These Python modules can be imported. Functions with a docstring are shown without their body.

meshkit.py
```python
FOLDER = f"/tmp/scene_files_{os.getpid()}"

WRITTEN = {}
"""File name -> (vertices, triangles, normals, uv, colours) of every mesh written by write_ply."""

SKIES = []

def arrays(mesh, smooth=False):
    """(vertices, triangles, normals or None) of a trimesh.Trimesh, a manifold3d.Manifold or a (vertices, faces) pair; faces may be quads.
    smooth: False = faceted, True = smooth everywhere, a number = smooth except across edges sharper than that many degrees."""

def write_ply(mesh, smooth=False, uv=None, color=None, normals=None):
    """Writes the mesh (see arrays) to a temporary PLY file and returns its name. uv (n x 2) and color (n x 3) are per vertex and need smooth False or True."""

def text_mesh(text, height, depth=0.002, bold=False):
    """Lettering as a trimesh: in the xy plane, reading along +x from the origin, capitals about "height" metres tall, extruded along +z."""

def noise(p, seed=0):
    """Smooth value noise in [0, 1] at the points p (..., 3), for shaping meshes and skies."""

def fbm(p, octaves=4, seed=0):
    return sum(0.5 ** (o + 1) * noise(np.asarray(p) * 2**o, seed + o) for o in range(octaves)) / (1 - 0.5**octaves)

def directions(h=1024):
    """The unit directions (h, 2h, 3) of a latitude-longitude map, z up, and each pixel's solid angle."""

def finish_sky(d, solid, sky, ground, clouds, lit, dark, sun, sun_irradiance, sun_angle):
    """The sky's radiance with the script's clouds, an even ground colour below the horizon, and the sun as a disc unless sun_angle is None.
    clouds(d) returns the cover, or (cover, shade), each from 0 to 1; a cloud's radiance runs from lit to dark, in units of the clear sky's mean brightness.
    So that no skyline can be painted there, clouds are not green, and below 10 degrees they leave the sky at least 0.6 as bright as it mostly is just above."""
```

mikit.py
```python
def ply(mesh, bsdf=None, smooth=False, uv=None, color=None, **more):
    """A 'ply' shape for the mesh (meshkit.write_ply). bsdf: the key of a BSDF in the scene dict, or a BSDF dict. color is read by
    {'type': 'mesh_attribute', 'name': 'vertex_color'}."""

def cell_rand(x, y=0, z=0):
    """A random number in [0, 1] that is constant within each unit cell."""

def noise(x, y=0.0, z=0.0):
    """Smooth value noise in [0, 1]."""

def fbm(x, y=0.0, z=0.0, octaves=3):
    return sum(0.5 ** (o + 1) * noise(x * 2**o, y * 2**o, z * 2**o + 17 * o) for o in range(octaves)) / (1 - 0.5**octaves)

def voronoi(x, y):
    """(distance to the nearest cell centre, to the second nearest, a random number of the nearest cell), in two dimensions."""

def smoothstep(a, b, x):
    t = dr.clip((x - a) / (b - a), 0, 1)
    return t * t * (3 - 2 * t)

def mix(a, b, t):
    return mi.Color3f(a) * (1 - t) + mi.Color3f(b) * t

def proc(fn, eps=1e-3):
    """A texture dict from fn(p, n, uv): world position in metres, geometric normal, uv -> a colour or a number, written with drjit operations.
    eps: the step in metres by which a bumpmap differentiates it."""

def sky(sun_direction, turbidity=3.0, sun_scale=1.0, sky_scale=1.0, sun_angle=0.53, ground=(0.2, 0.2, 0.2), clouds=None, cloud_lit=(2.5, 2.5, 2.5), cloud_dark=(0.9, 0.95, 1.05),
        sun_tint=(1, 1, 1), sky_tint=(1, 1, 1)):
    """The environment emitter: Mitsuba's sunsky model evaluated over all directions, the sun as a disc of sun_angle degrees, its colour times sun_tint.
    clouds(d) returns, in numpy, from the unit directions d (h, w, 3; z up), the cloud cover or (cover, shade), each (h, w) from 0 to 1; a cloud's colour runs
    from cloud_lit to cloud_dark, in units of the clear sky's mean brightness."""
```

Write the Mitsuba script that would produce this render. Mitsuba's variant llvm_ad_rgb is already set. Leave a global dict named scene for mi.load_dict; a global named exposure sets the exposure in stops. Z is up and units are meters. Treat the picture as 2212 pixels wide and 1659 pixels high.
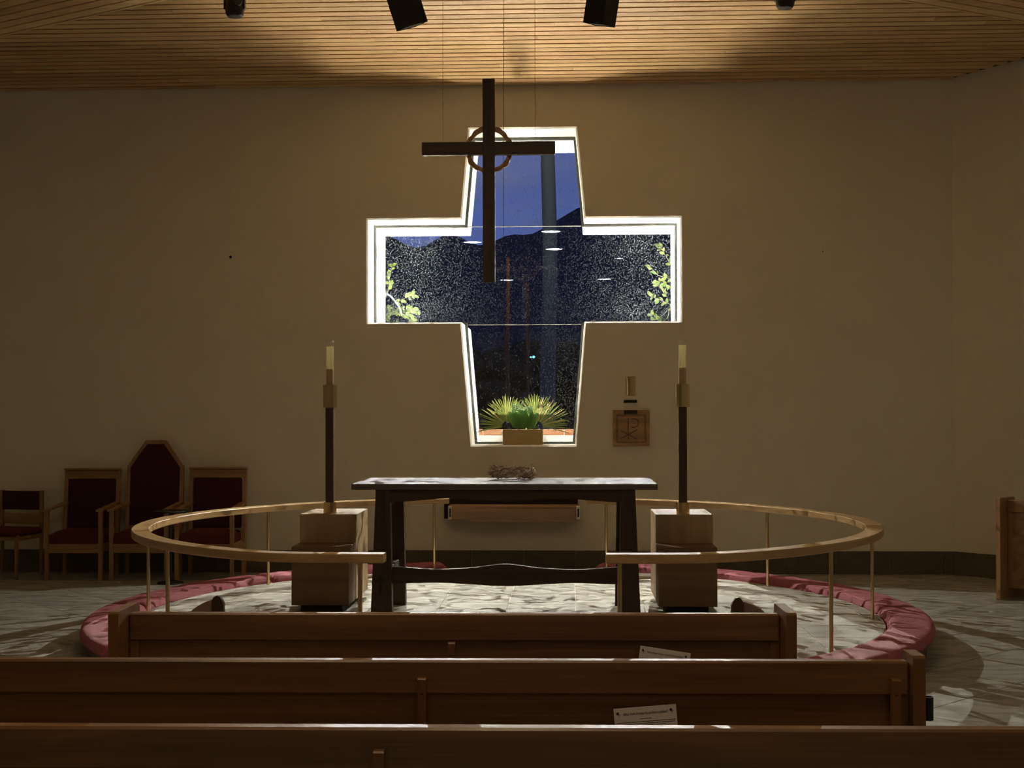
import math, random
import numpy as np, trimesh, mitsuba as mi, drjit as dr
import shapely
from shapely.geometry import Polygon, LineString, box as sbox
from shapely import affinity
import mikit, meshkit
from mikit import noise, fbm, smoothstep, mix, cell_rand

T = mi.ScalarTransform4f
scene, labels = {}, {}
rng = np.random.default_rng(7)
random.seed(7)

# ------------------------------------------------------------------ camera
F_PX, W_PX, H_PX = 2900.0, 2212, 1659
EYE = np.array([0.0, 0.0, 1.6])
yaw, pitch, roll = math.atan(0.042), math.radians(0.6), 0.002
fw = np.array([-math.sin(yaw) * math.cos(pitch), math.cos(yaw) * math.cos(pitch), math.sin(pitch)])
r0 = np.array([math.cos(yaw), math.sin(yaw), 0.0])
u0 = np.cross(r0, fw)
rt = r0 * math.cos(roll) - u0 * math.sin(roll)
up = np.cross(rt, fw)
shift_px = 889 - 829.5 - F_PX * math.tan(pitch)
scene['camera'] = {'type': 'perspective', 'fov_axis': 'x', 'fov': math.degrees(2 * math.atan(W_PX / 2 / F_PX)),
                   'principal_point_offset_y': -shift_px / H_PX, 'near_clip': 0.05, 'far_clip': 2000.0,
                   'to_world': T().look_at(origin=EYE.tolist(), target=(EYE + fw).tolist(), up=up.tolist())}
exposure = 0.30

# ------------------------------------------------------------------ sky (blue dusk) and lamps
def dusk_clouds(d):
    q = d / np.maximum(d[..., 2:3], 0.05)
    a = meshkit.fbm(np.stack([q[..., 0] * 0.9, q[..., 1] * 0.6, d[..., 2] * 11], -1), 5, 3)
    b = meshkit.fbm(np.stack([q[..., 0] * 1.6 + 9, q[..., 1] * 0.9, d[..., 2] * 20], -1), 5, 8)
    return np.clip((a - 0.42) * 3.2, 0, 1) * 0.8, np.clip((b - 0.3) * 2.2, 0, 1)

scene['sky'] = mikit.sky((0.3, -1.0, 0.10), turbidity=3.0, sun_scale=0.0, sky_scale=1.95, ground=(0.05, 0.06, 0.06),
                         clouds=dusk_clouds, cloud_lit=(1.7, 1.85, 2.6), cloud_dark=(0.45, 0.55, 1.0), sky_tint=(0.39, 0.59, 2.4))
KEY_SPOT = [82.0, 80.5, 71.0]                # two lamps recessed in the tops of the window arms, aimed into the chancel
UP_ARM = [1090.0, 990.0, 780.0]            # unseen strip lights on the arm sills, placed to light the ceiling
UP_SILL = [1060.0, 950.0, 735.0]           # unseen flood lamp behind the planter, placed to light the ceiling
ROOM_LAMP = [54.0, 40.5, 25.0]                   # dim disc lamps hanging over the pews, out of frame
SIDE_FILL = [30.0, 26.0, 19.0]                # added fill lamps over the right aisle, out of frame

# ------------------------------------------------------------------ helpers
CX = -0.44                # the axis of the chancel: window, ring, altar and front pew share it
YW = 13.30                # the back wall
RY = 9.70                 # centre of the communion ring
DAIS = 0.15               # height of the altar platform

def key_for(name):
    if name not in scene and not any(k.startswith(name + '__') for k in scene) and name not in labels:
        return name
    n = 1
    while f'{name}_{n:03d}' in scene or f'{name}_{n:03d}' in labels or any(k.startswith(f'{name}_{n:03d}__') for k in scene):
        n += 1
    return f'{name}_{n:03d}'

counters = {}
def pk(parent, name):
    base = parent + '__' + name
    n = counters.get(base, 0)
    counters[base] = n + 1
    return base if n == 0 else f'{base}_{n:03d}'

def thing(name, label, cat, group=None, kind=None):
    k = key_for(name)
    labels[k] = {'label': label}
    if cat and not kind: labels[k]['category'] = cat
    if group: labels[k]['group'] = group
    if kind: labels[k]['kind'] = kind
    return k

def part(parent, name, mesh, bsdf, smooth=30, to_world=None, label=None, kind=None, **more):
    k = pk(parent, name)
    d = dict(mesh) if isinstance(mesh, dict) else mikit.ply(mesh, bsdf, smooth=smooth, **more)
    if to_world is not None: d['to_world'] = to_world
    scene[k] = d
    if label or kind:
        labels[k] = {}
        if label: labels[k]['label'] = label
        if kind: labels[k]['kind'] = kind
    return k

def solo(name, mesh, bsdf, label, cat, group=None, kind=None, smooth=30, **more):
    k = thing(name, label, cat, group, kind)
    scene[k] = mikit.ply(mesh, bsdf, smooth=smooth, **more)
    return k

def hull(pts): return trimesh.Trimesh(np.asarray(pts, float)).convex_hull

def box(x0, x1, y0, y1, z0, z1, b=0.004):
    b = min(b, 0.45 * (x1 - x0), 0.45 * (y1 - y0), 0.45 * (z1 - z0))
    if b <= 0:
        m = trimesh.creation.box((x1 - x0, y1 - y0, z1 - z0)); m.apply_translation(((x0 + x1) / 2, (y0 + y1) / 2, (z0 + z1) / 2)); return m
    P = []
    for sx in (0, 1):
        for sy in (0, 1):
            for sz in (0, 1):
                c = np.array([(x0, x1)[sx], (y0, y1)[sy], (z0, z1)[sz]]); q = np.array([1 - 2 * sx, 1 - 2 * sy, 1 - 2 * sz]) * b
                for a in range(3):
                    v = c + q; v[a] = c[a]; P.append(v)
    return hull(P)

def frustum(bot, top, z0, z1):      # two rectangles (x0,x1,y0,y1) joined
    P = []
    for r, z in ((bot, z0), (top, z1)):
        P += [[r[i], r[j], z] for i in (0, 1) for j in (2, 3)]
    return hull(P)

def xf(m, rotz=0.0, loc=(0, 0, 0)):
    m = m.copy(); c, s = math.cos(rotz), math.sin(rotz)
    M = np.eye(4); M[:2, :2] = [[c, -s], [s, c]]; M[:3, 3] = loc
    m.apply_transform(M); return m

def cat(ms): return trimesh.util.concatenate(ms)

def extrude_y(poly, y0, y1):         # polygon given in (x, z), extruded along y
    if poly.geom_type == 'MultiPolygon': return trimesh.util.concatenate([extrude_y(g_, y0, y1) for g_ in poly.geoms])
    m = trimesh.creation.extrude_polygon(poly, y1 - y0, engine='earcut')
    v = m.vertices.copy(); m.vertices = np.stack([v[:, 0], y1 - v[:, 2], v[:, 1]], -1)
    return m

def extrude_z(poly, z0, z1):
    if poly.geom_type == 'MultiPolygon': return trimesh.util.concatenate([extrude_z(g_, z0, z1) for g_ in poly.geoms])
    m = trimesh.creation.extrude_polygon(poly, z1 - z0, engine='earcut'); m.apply_translation((0, 0, z0)); return m

def lathe(profile, n=24, loc=(0, 0, 0)):
    m = trimesh.creation.revolve(np.asarray(profile, float), sections=n); m.apply_translation(loc); return m

def tube(points, radii, sides=6, closed=False):
    p = np.asarray(points, float); n = len(p)
    r = np.broadcast_to(np.asarray(radii, float), (n,))
    t = np.roll(p, -1, 0) - np.roll(p, 1, 0) if closed else np.gradient(p, axis=0)
    t /= np.linalg.norm(t, axis=1, keepdims=True) + 1e-12
    ref = np.array([0.13, 0.21, 0.97])
    a = np.cross(t, ref); a /= np.linalg.norm(a, axis=1, keepdims=True) + 1e-9
    b = np.cross(t, a); an = np.arange(sides) * 2 * np.pi / sides
    v = p[:, None] + r[:, None, None] * (np.cos(an)[None, :, None] * a[:, None] + np.sin(an)[None, :, None] * b[:, None])
    v = v.reshape(-1, 3); f = []
    for i in range(n if closed else n - 1):
        i2 = (i + 1) % n
        for j in range(sides):
            j2 = (j + 1) % sides
            f += [[i * sides + j, i2 * sides + j2, i * sides + j2], [i * sides + j, i2 * sides + j, i2 * sides + j2]]
    if not closed:
        v = np.vstack([v, p[0], p[-1]]); c0, c1 = len(v) - 2, len(v) - 1
        for j in range(sides):
            j2 = (j + 1) % sides
            f += [[c0, j, j2], [c1, (n - 1) * sides + j2, (n - 1) * sides + j]]
    m = trimesh.Trimesh(v, f, process=False); m.fix_normals(); return m

def sweep(path, section):
    """section (k,2): offsets (outward, z) per path station; path: list of (point xy, outward xy)."""
    P = np.array([p for p, _ in path]); N = np.array([q for _, q in path]); S = np.asarray(section, float)
    if S.ndim == 2: S = np.broadcast_to(S, (len(P),) + S.shape)
    v = np.concatenate([P[:, None] + N[:, None] * S[..., :1], S[..., 1:2]], -1)
    n, k = v.shape[:2]; v = v.reshape(-1, 3); f = []
    for i in range(n - 1):
        for j in range(k):
            j2 = (j + 1) % k
            f += [[i * k + j, i * k + j2, (i + 1) * k + j2], [i * k + j, (i + 1) * k + j2, (i + 1) * k + j]]
    for j in range(1, k - 1):
        f += [[0, j, j + 1], [(n - 1) * k, (n - 1) * k + j + 1, (n - 1) * k + j]]
    m = trimesh.Trimesh(v, f, process=False); m.fix_normals(); return m

# the ring: a circle whose front runs straight across, parallel to the wall
FLAT = 0.28
def ring_pt(r, ang):
    x, y = r * math.cos(ang), r * math.sin(ang); lim = -(r - FLAT)
    k = 0.05; y = lim + k * math.log1p(math.exp((y - lim) / k)) if (y - lim) / k < 30 else y
    return np.array([CX + x, RY + y])
def ring_path(r, a0, a1, n):
    angs = np.radians(np.linspace(a0, a1, n)); P = np.array([ring_pt(r, a) for a in angs])
    t = np.gradient(P, axis=0); t /= np.linalg.norm(t, axis=1, keepdims=True)
    N = np.stack([t[:, 1], -t[:, 0]], -1); c = np.array([CX, RY])
    N *= np.sign(((P - c) * N).sum(1))[:, None]
    return [(p, q) for p, q in zip(P, N)]

# ------------------------------------------------------------------ materials
def rgb(*c): return {'type': 'rgb', 'value': list(c)}
def lin(r, g, b):
    return [((v / 255 + 0.055) / 1.055) ** 2.4 if v > 10 else v / 255 / 12.92 for v in (r, g, b)]
def principled(color, rough=0.6, spec=0.4, **k):
    return {'type': 'twosided', 'b': {'type': 'principled', 'base_color': color if isinstance(color, dict) else rgb(*color), 'roughness': rough, 'specular': spec, **k}}
def bumped(b, fn, scale, eps=1e-3):
    return {'type': 'twosided', 'b': {'type': 'bumpmap', 'tex': mikit.proc(fn, eps), 'scale': scale, 'b': b['b']}}

def grain(axis, light, dark, fine=150.0, seed=0.0):
    light, dark = mi.Color3f(light), mi.Color3f(dark)
    def fn(p, n, uv):
        if axis == 'x': a, b, c = p.x, p.y, p.z
        elif axis == 'z': a, b, c = p.z, p.x, p.y
        else:
            dx, dy = p.x - CX, p.y - RY
            a, b, c = dr.atan2(dy, dx) * 2.6, dr.sqrt(dx * dx + dy * dy), p.z
        a = a + seed
        w = noise(a * 1.1, b * 5, c * 5) * 1.6
        rings = fbm(a * 0.7 + 3, b * 14 + w, c * 14 + w, 3)
        streak = noise(a * 5, b * fine, c * fine)
        t = dr.clip(0.62 * smoothstep(0.3, 0.7, rings) + 0.38 * streak, 0, 1)
        return mix(dark, light, t)
    return fn

M = scene
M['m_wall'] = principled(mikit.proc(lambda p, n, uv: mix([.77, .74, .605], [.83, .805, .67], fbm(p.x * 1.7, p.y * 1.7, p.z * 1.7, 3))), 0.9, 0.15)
M['m_wall_unseen'] = principled((.52, .47, .38), 0.9, 0.15)  # unseen side and rear walls, toned down to limit bounced light
M['m_reveal'] = principled((.86, .83, .74), 0.8, 0.2)
M['m_curb'] = bumped(principled((.84, .82, .76), 0.9, 0.1), lambda p, n, uv: fbm(p.x * 60, p.y * 60, p.z * 60, 3), 0.004)
M['m_backing'] = principled((.05, .028, .012), 0.9, 0.1)
M['m_ceiling_plain'] = principled(mikit.proc(lambda p, n, uv: mix([.08, .05, .025], [.50, .35, .18], smoothstep(0.04, 0.14, dr.abs(p.y * 10 - dr.floor(p.y * 10) - 0.5) * 2 * -1 + 1))), 0.8, 0.2)
TONES = [((.60, .41, .20), (.42, .26, .115)), ((.66, .47, .24), (.50, .33, .15)), ((.53, .35, .17), (.36, .22, .095)), ((.62, .41, .21), (.45, .265, .125))]
for i, (a, b) in enumerate(TONES):
    M[f'm_plank_{i}'] = principled(mikit.proc(grain('x', a, b, 120, 3.7 * i)), 0.55, 0.35)
M['m_pew_shaded_x'] = principled(mikit.proc(grain('x', (.20, .09, .027), (.085, .034, .0095), 170)), 0.34, 0.5, clearcoat=0.8, clearcoat_gloss=0.9)  # oak with shade put into the colour; the lit right pew uses plain oak
M['m_pew_shaded_z'] = principled(mikit.proc(grain('z', (.18, .08, .024), (.10, .04, .011), 170)), 0.38, 0.5)
M['m_oak_x'] = principled(mikit.proc(grain('x', (.36, .205, .085), (.19, .10, .037), 170)), 0.38, 0.5)
M['m_oak_z'] = principled(mikit.proc(grain('z', (.36, .205, .085), (.19, .10, .037), 170)), 0.42, 0.5)
M['m_oak_ring'] = principled(mikit.proc(grain('ring', (.40, .255, .108), (.26, .15, .058), 170)), 0.30, 0.5, clearcoat=0.5, clearcoat_gloss=0.8)
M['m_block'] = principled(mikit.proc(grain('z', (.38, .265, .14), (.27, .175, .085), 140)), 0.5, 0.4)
M['m_block_shaded'] = principled(mikit.proc(grain('x', (.14, .075, .03), (.085, .043, .017), 140)), 0.5, 0.4)  # darker copy of the block wood; shade of the front put into the colour
M['m_altar_top'] = principled(mikit.proc(grain('x', (.05, .025, .012), (.02, .010, .005), 120)), 0.42, 1.0, clearcoat=0.5, clearcoat_gloss=0.6)
M['m_altar'] = principled(mikit.proc(grain('x', (.05, .025, .012), (.02, .010, .005), 120)), 0.5, 0.3)
M['m_altar_z'] = principled(mikit.proc(grain('z', (.05, .025, .012), (.02, .010, .005), 120)), 0.5, 0.3)
M['m_dark_wood'] = principled(mikit.proc(grain('z', (.07, .032, .016), (.03, .013, .007), 150)), 0.45, 0.45)
M['m_dark_wood_x'] = principled(mikit.proc(grain('x', (.07, .032, .016), (.03, .013, .007), 150)), 0.45, 0.45)
M['m_brass'] = principled((.55, .42, .22), 0.14, 0.5, metallic=1.0)
M['m_copper'] = bumped(principled((.40, .245, .145), 0.35, 0.5, metallic=0.8), lambda p, n, uv: noise(p.x * 70, p.y * 70, p.z * 70), 0.006)
M['m_chrome'] = principled((.75, .73, .68), 0.2, 0.5, metallic=1.0)
M['m_black'] = principled((.012, .011, .010), 0.5, 0.4)
M['m_black_soft'] = principled((.02, .016, .012), 0.8, 0.2)
M['m_white_rim'] = principled((.7, .68, .6), 0.6, 0.3)
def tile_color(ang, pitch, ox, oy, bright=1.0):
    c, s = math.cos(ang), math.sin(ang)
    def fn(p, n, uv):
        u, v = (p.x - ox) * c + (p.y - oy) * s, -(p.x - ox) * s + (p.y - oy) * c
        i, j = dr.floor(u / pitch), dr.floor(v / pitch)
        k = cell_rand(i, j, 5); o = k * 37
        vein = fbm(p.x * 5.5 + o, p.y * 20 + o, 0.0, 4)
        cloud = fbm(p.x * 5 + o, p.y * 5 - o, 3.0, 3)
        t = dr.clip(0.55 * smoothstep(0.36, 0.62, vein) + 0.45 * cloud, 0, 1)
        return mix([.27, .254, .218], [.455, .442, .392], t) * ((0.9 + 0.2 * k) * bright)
    return fn
M['m_tile_dais'] = principled(mikit.proc(tile_color(0, .504, .05, 9.19)), 0.5, 0.35)
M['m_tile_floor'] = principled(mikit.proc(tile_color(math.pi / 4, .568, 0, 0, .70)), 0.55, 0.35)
M['m_tile_base'] = principled(mikit.proc(lambda p, n, uv: mix([.075, .062, .045], [.13, .105, .075], fbm(p.x * 6, p.y * 6, p.z * 9, 3))), 0.6, 0.3)
M['m_grout_light'] = principled((.68, .64, .56), 0.9, 0.1)
M['m_grout_dark'] = principled((.16, .13, .10), 0.9, 0.1)
M['m_cushion'] = bumped(principled(mikit.proc(lambda p, n, uv: mix([.25, .065, .083], [.34, .10, .122], noise(p.x * 260, p.y * 260, p.z * 260))), 0.85, 0.2, sheen=0.6),
                        lambda p, n, uv: noise(p.x * 220, p.y * 220, p.z * 220), 0.002)
M['m_button'] = principled((.16, .03, .045), 0.8, 0.2)
M['m_seat_red'] = principled((.085, .018, .016), 0.9, 0.2)
M['m_back_red'] = principled((.045, .012, .012), 0.9, 0.2)
M['m_glass'] = {'type': 'thindielectric', 'int_ior': 1.5}
M['m_sleeve'] = {'type': 'thindielectric', 'int_ior': 1.3}
M['m_wax'] = {'type': 'principledthin', 'base_color': rgb(.80, .74, .53), 'roughness': 0.6, 'diff_trans': 1.0, 'spec_trans': 0.0}
M['m_wax_tan'] = principled((.42, .29, .14), 0.4, 0.5)
M['m_frame'] = principled((.05, .055, .055), 0.4, 0.4)
M['m_joint'] = principled((.75, .8, .85), 0.5, 0.4)
M['m_speck'] = {'type': 'principledthin', 'base_color': rgb(.019, .022, .027), 'roughness': 0.9, 'eta': 1.1, 'diff_trans': 1.2, 'spec_trans': 0.0}
M['m_paper'] = principled((.74, .69, .63), 0.9, 0.1)
M['m_ink'] = principled((.03, .02, .02), 0.9, 0.1)
M['m_brick'] = bumped(principled(mikit.proc(lambda p, n, uv: mix([.42, .17, .10], [.52, .25, .16], fbm(p.x * 30, p.y * 30, p.z * 30, 3))), 0.9, 0.1), lambda p, n, uv: fbm(p.x * 80, p.y * 80, p.z * 80, 2), 0.003)
M['m_leaf'] = {'type': 'principledthin', 'base_color': rgb(.30, .42, .10), 'roughness': 0.6, 'diff_trans': 0.9, 'spec_trans': 0.0}
M['m_leaf_dark'] = {'type': 'principledthin', 'base_color': rgb(.14, .26, .07), 'roughness': 0.6, 'diff_trans': 0.8, 'spec_trans': 0.0}
M['m_frond_pale'] = {'type': 'principledthin', 'base_color': rgb(.19, .23, .075), 'roughness': 0.6, 'diff_trans': 0.25, 'spec_trans': 0.0}
M['m_frond_dry'] = {'type': 'principledthin', 'base_color': rgb(.50, .37, .20), 'roughness': 0.7, 'diff_trans': 0.35, 'spec_trans': 0.0}
M['m_fern'] = {'type': 'principledthin', 'base_color': rgb(.20, .34, .21), 'roughness': 0.6, 'diff_trans': 0.3, 'spec_trans': 0.0}
M['m_twig'] = principled((.45, .37, .24), 0.8, 0.2)
M['m_thorn'] = principled((.26, .20, .15), 0.7, 0.3)
M['m_thorn_pale'] = principled((.58, .50, .40), 0.6, 0.3)
M['m_hill'] = principled((.085, .10, .125), 1.0, 0.0)
M['m_soil'] = principled((.05, .05, .035), 1.0, 0.0)
M['m_trunk'] = principled((.17, .215, .20), 1.0, 0.0)
M['m_trunk_red'] = principled((.20, .10, .06), 1.0, 0.0)
M['m_hedge'] = principled((.028, .034, .030), 1.0, 0.0)
M['m_hose'] = principled((.85, .85, .82), 0.5, 0.4)

# ------------------------------------------------------------------ setting: floor
XL, XR = -6.4, 3.76       # back wall's ends; 45 degree walls follow
room = Polygon([(XL, YW), (XR, YW), (XR + 3.2, YW - 3.2), (XR + 3.2, -8), (XL - 3.2, -8), (XL - 3.2, YW - 3.2)])
def ring_poly(r, n=240):
    return Polygon([ring_pt(r, a) for a in np.linspace(0, 2 * math.pi, n, endpoint=False)])
dais_poly = ring_poly(2.63)

floor = thing('floor', 'grey-brown stone tile floor laid diagonally around the altar platform', None, kind='structure')
part(floor, 'slab', extrude_z(room.buffer(0.3), -0.2, -0.004), 'm_grout_dark', smooth=False)
def tile_mesh(poly, z0, z1, b=0.002):
    return extrude_z(poly, z0, z1)
clear = ring_poly(2.70)
pitch_f, a45 = 0.568, math.pi / 4
off_n = -3.797                               # measured joint: (x - y) / sqrt2
view = Polygon([(-6.6, 13.29), (4.0, 13.29), (5.9, 11.1), (5.0, 8.5), (3.6, 5.6), (1.6, 4.9), (-2.8, 4.9), (-4.6, 7.2), (-6.4, 10.5)]).intersection(room.buffer(-0.01))
cand = []
for i in range(-30, 40):
    for j in range(-30, 40):
        # u along (1,1)/sqrt2, w along (1,-1)/sqrt2
        w0 = off_n + i * pitch_f; q0 = 0.12 + j * pitch_f; g = 0.003
        c = [((u + w) / math.sqrt(2), (u - w) / math.sqrt(2)) for u, w in ((q0 + g, w0 + g), (q0 + pitch_f - g, w0 + g), (q0 + pitch_f - g, w0 + pitch_f - g), (q0 + g, w0 + pitch_f - g))]
        q = Polygon(c)
        if not q.intersects(view): continue
        q = q.intersection(view).difference(clear)
        for s in getattr(q, 'geoms', [q]):
            if s.geom_type == 'Polygon' and s.area > 0.006: cand.append(s)
cand.sort(key=lambda s: -s.area / max(s.centroid.y, 3) ** 2)
for s in cand[:298]:
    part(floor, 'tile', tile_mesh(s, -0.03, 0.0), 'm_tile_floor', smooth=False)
rest = room.difference(view)
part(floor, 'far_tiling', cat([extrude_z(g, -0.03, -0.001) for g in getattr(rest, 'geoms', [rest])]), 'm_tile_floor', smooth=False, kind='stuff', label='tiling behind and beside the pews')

dais = thing('altar_platform', 'low round platform paved in pale stone tiles under the altar', 'platform')
part(dais, 'riser', extrude_z(dais_poly, 0.0, DAIS - 0.003), 'm_grout_light', smooth=False)
tp, g = 0.504, 0.003
for i in range(-7, 7):
    for j in range(-8, 8):
        x0, y0 = 0.05 + i * tp, 9.19 + j * tp
        q = sbox(x0 + g, y0 + g, x0 + tp - g, y0 + tp - g).intersection(dais_poly.buffer(-0.004))
        for s in getattr(q, 'geoms', [q]):
            if s.geom_type == 'Polygon' and s.area > 0.003: part(dais, 'tile', tile_mesh(s, DAIS - 0.02, DAIS), 'm_tile_dais', smooth=False)

# ------------------------------------------------------------------ setting: walls
def ceil_z(y): return 4.84 + 0.1 * (YW - y)
cross_pts = [(-0.975, 4.41), (0.078, 4.41), (0.162, 3.515), (1.109, 3.515), (1.109, 2.490), (0.162, 2.490), (0.064, 1.267), (-0.957, 1.267),
             (-1.058, 2.490), (-1.993, 2.490), (-1.993, 3.515), (-1.056, 3.515)]
cross = Polygon(cross_pts)
Y_OUT, Y_GLASS = 14.58, 13.77
hole = cross.buffer(0.016, join_style='mitre')
wb = thing('wall_back', 'tan plaster wall behind the altar with the cross window', None, kind='structure')
part(wb, 'plaster', extrude_y(sbox(XL - 0.3, -0.2, XR + 0.3, 5.2).difference(hole), YW, 14.5), 'm_wall', smooth=False)
def wall_prism(name, a, b, label, t=0.2, mat='m_wall'):
    a, b = np.array(a, float), np.array(b, float); d = (b - a) / np.linalg.norm(b - a); n = np.array([-d[1], d[0]])
    c = np.array([0, 3.0])
    if ((c - a) @ n) > 0: n = -n
    P = []
    for q in (a, b):
        for k in (0, t):
            for z in (-0.2, ceil_z(q[1]) + 0.05): P.append([*(q + n * k), z])
    return solo(name, hull(P), mat, label, None, kind='structure', smooth=False)
wall_prism('wall_right', (XR, YW), (XR + 3.2, YW - 3.2), 'tan plaster wall at an angle to the right of the altar wall')
wall_prism('wall_left', (XL, YW), (XL - 3.2, YW - 3.2), 'tan plaster wall at an angle to the left of the altar wall')
wall_prism('wall_right_side', (XR + 3.2, YW - 3.2), (XR + 3.2, -8), 'long tan side wall on the right of the pews', mat='m_wall_unseen')
wall_prism('wall_left_side', (XL - 3.2, YW - 3.2), (XL - 3.2, -8), 'long tan side wall on the left of the pews', mat='m_wall_unseen')
wall_prism('wall_front', (XL - 3.2, -8), (XR + 3.2, -8), 'tan wall at the rear of the church', mat='m_wall_unseen')

bb = thing('baseboard_back', 'dark stone tile baseboard along the altar wall', None, kind='structure')
x = XL + 0.12
edges = np.arange(-0.445 - 12 * 0.513, XR + 0.5, 0.513)
for x0, x1 in zip(edges[:-1], edges[1:]):
    x0, x1 = max(x0, XL + 0.01), min(x1, XR - 0.004)
    if x1 - x0 > 0.05: part(bb, 'tile', box(x0 + 0.002, x1 - 0.002, YW - 0.012, YW + 0.002, 0.001, 0.225, 0.002), 'm_tile_base', smooth=False)
br = thing('baseboard_right', 'dark stone tile baseboard along the angled right wall', None, kind='structure')
for k in range(6):
    m = box(k * 0.513 + 0.004, (k + 1) * 0.513 - 0.002, 0.0, 0.012, 0.001, 0.225, 0.002)
    m.apply_translation((0, -0.013, 0))
    part(br, 'tile', xf(m, -math.pi / 4, (XR, YW, 0)), 'm_tile_base', smooth=False)

# ------------------------------------------------------------------ setting: the cross window
w1 = thing('window_1', 'large cross-shaped window glowing in the altar wall', None, kind='structure')
ca = np.array(cross_pts); cb = np.array(cross.buffer(0.016, join_style='mitre').exterior.coords)[:-1]
cb = np.array([cb[np.argmin(((cb - q) ** 2).sum(1))] for q in ca])
lp = lambda c, y: np.stack([c[:, 0], np.full(len(c), y), c[:, 1]], -1)
rv_ = np.vstack([lp(cb, YW - .001), lp(ca, YW + .014), lp(ca, Y_OUT), lp(cb, Y_OUT)]); n_ = len(ca)
rf_ = [t for q in range(4) for i in range(n_) for a, b, c, d in [(q * n_ + i, q * n_ + (i + 1) % n_, ((q + 1) % 4) * n_ + (i + 1) % n_, ((q + 1) % 4) * n_ + i)] for t in ([a, b, c], [a, c, d])]
rm = trimesh.Trimesh(rv_, rf_, process=False); rm.fix_normals()
part(w1, 'reveal', rm, 'm_reveal', smooth=False, label='deep white plaster reveal lit by hidden lamps')
part(w1, 'frame', extrude_y(cross.buffer(0.001).difference(cross.buffer(-0.022, join_style='mitre')), 13.72, 13.80), 'm_frame', smooth=False, label='dark metal frame')
def pane(poly):
    v, f = trimesh.creation.triangulate_polygon(poly, engine='earcut')
    v = np.asarray(v); return trimesh.Trimesh(np.stack([v[:, 0], np.full(len(v), Y_GLASS), v[:, 1]], -1), f, process=False)
inner = cross.buffer(-0.02, join_style='mitre')
for z0, z1 in ((3.504, 5.0), (2.494, 3.500), (1.0, 2.490)):
    part(w1, 'pane', pane(inner.intersection(sbox(-3, z0, 3, z1))), 'm_glass', smooth=False)
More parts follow.
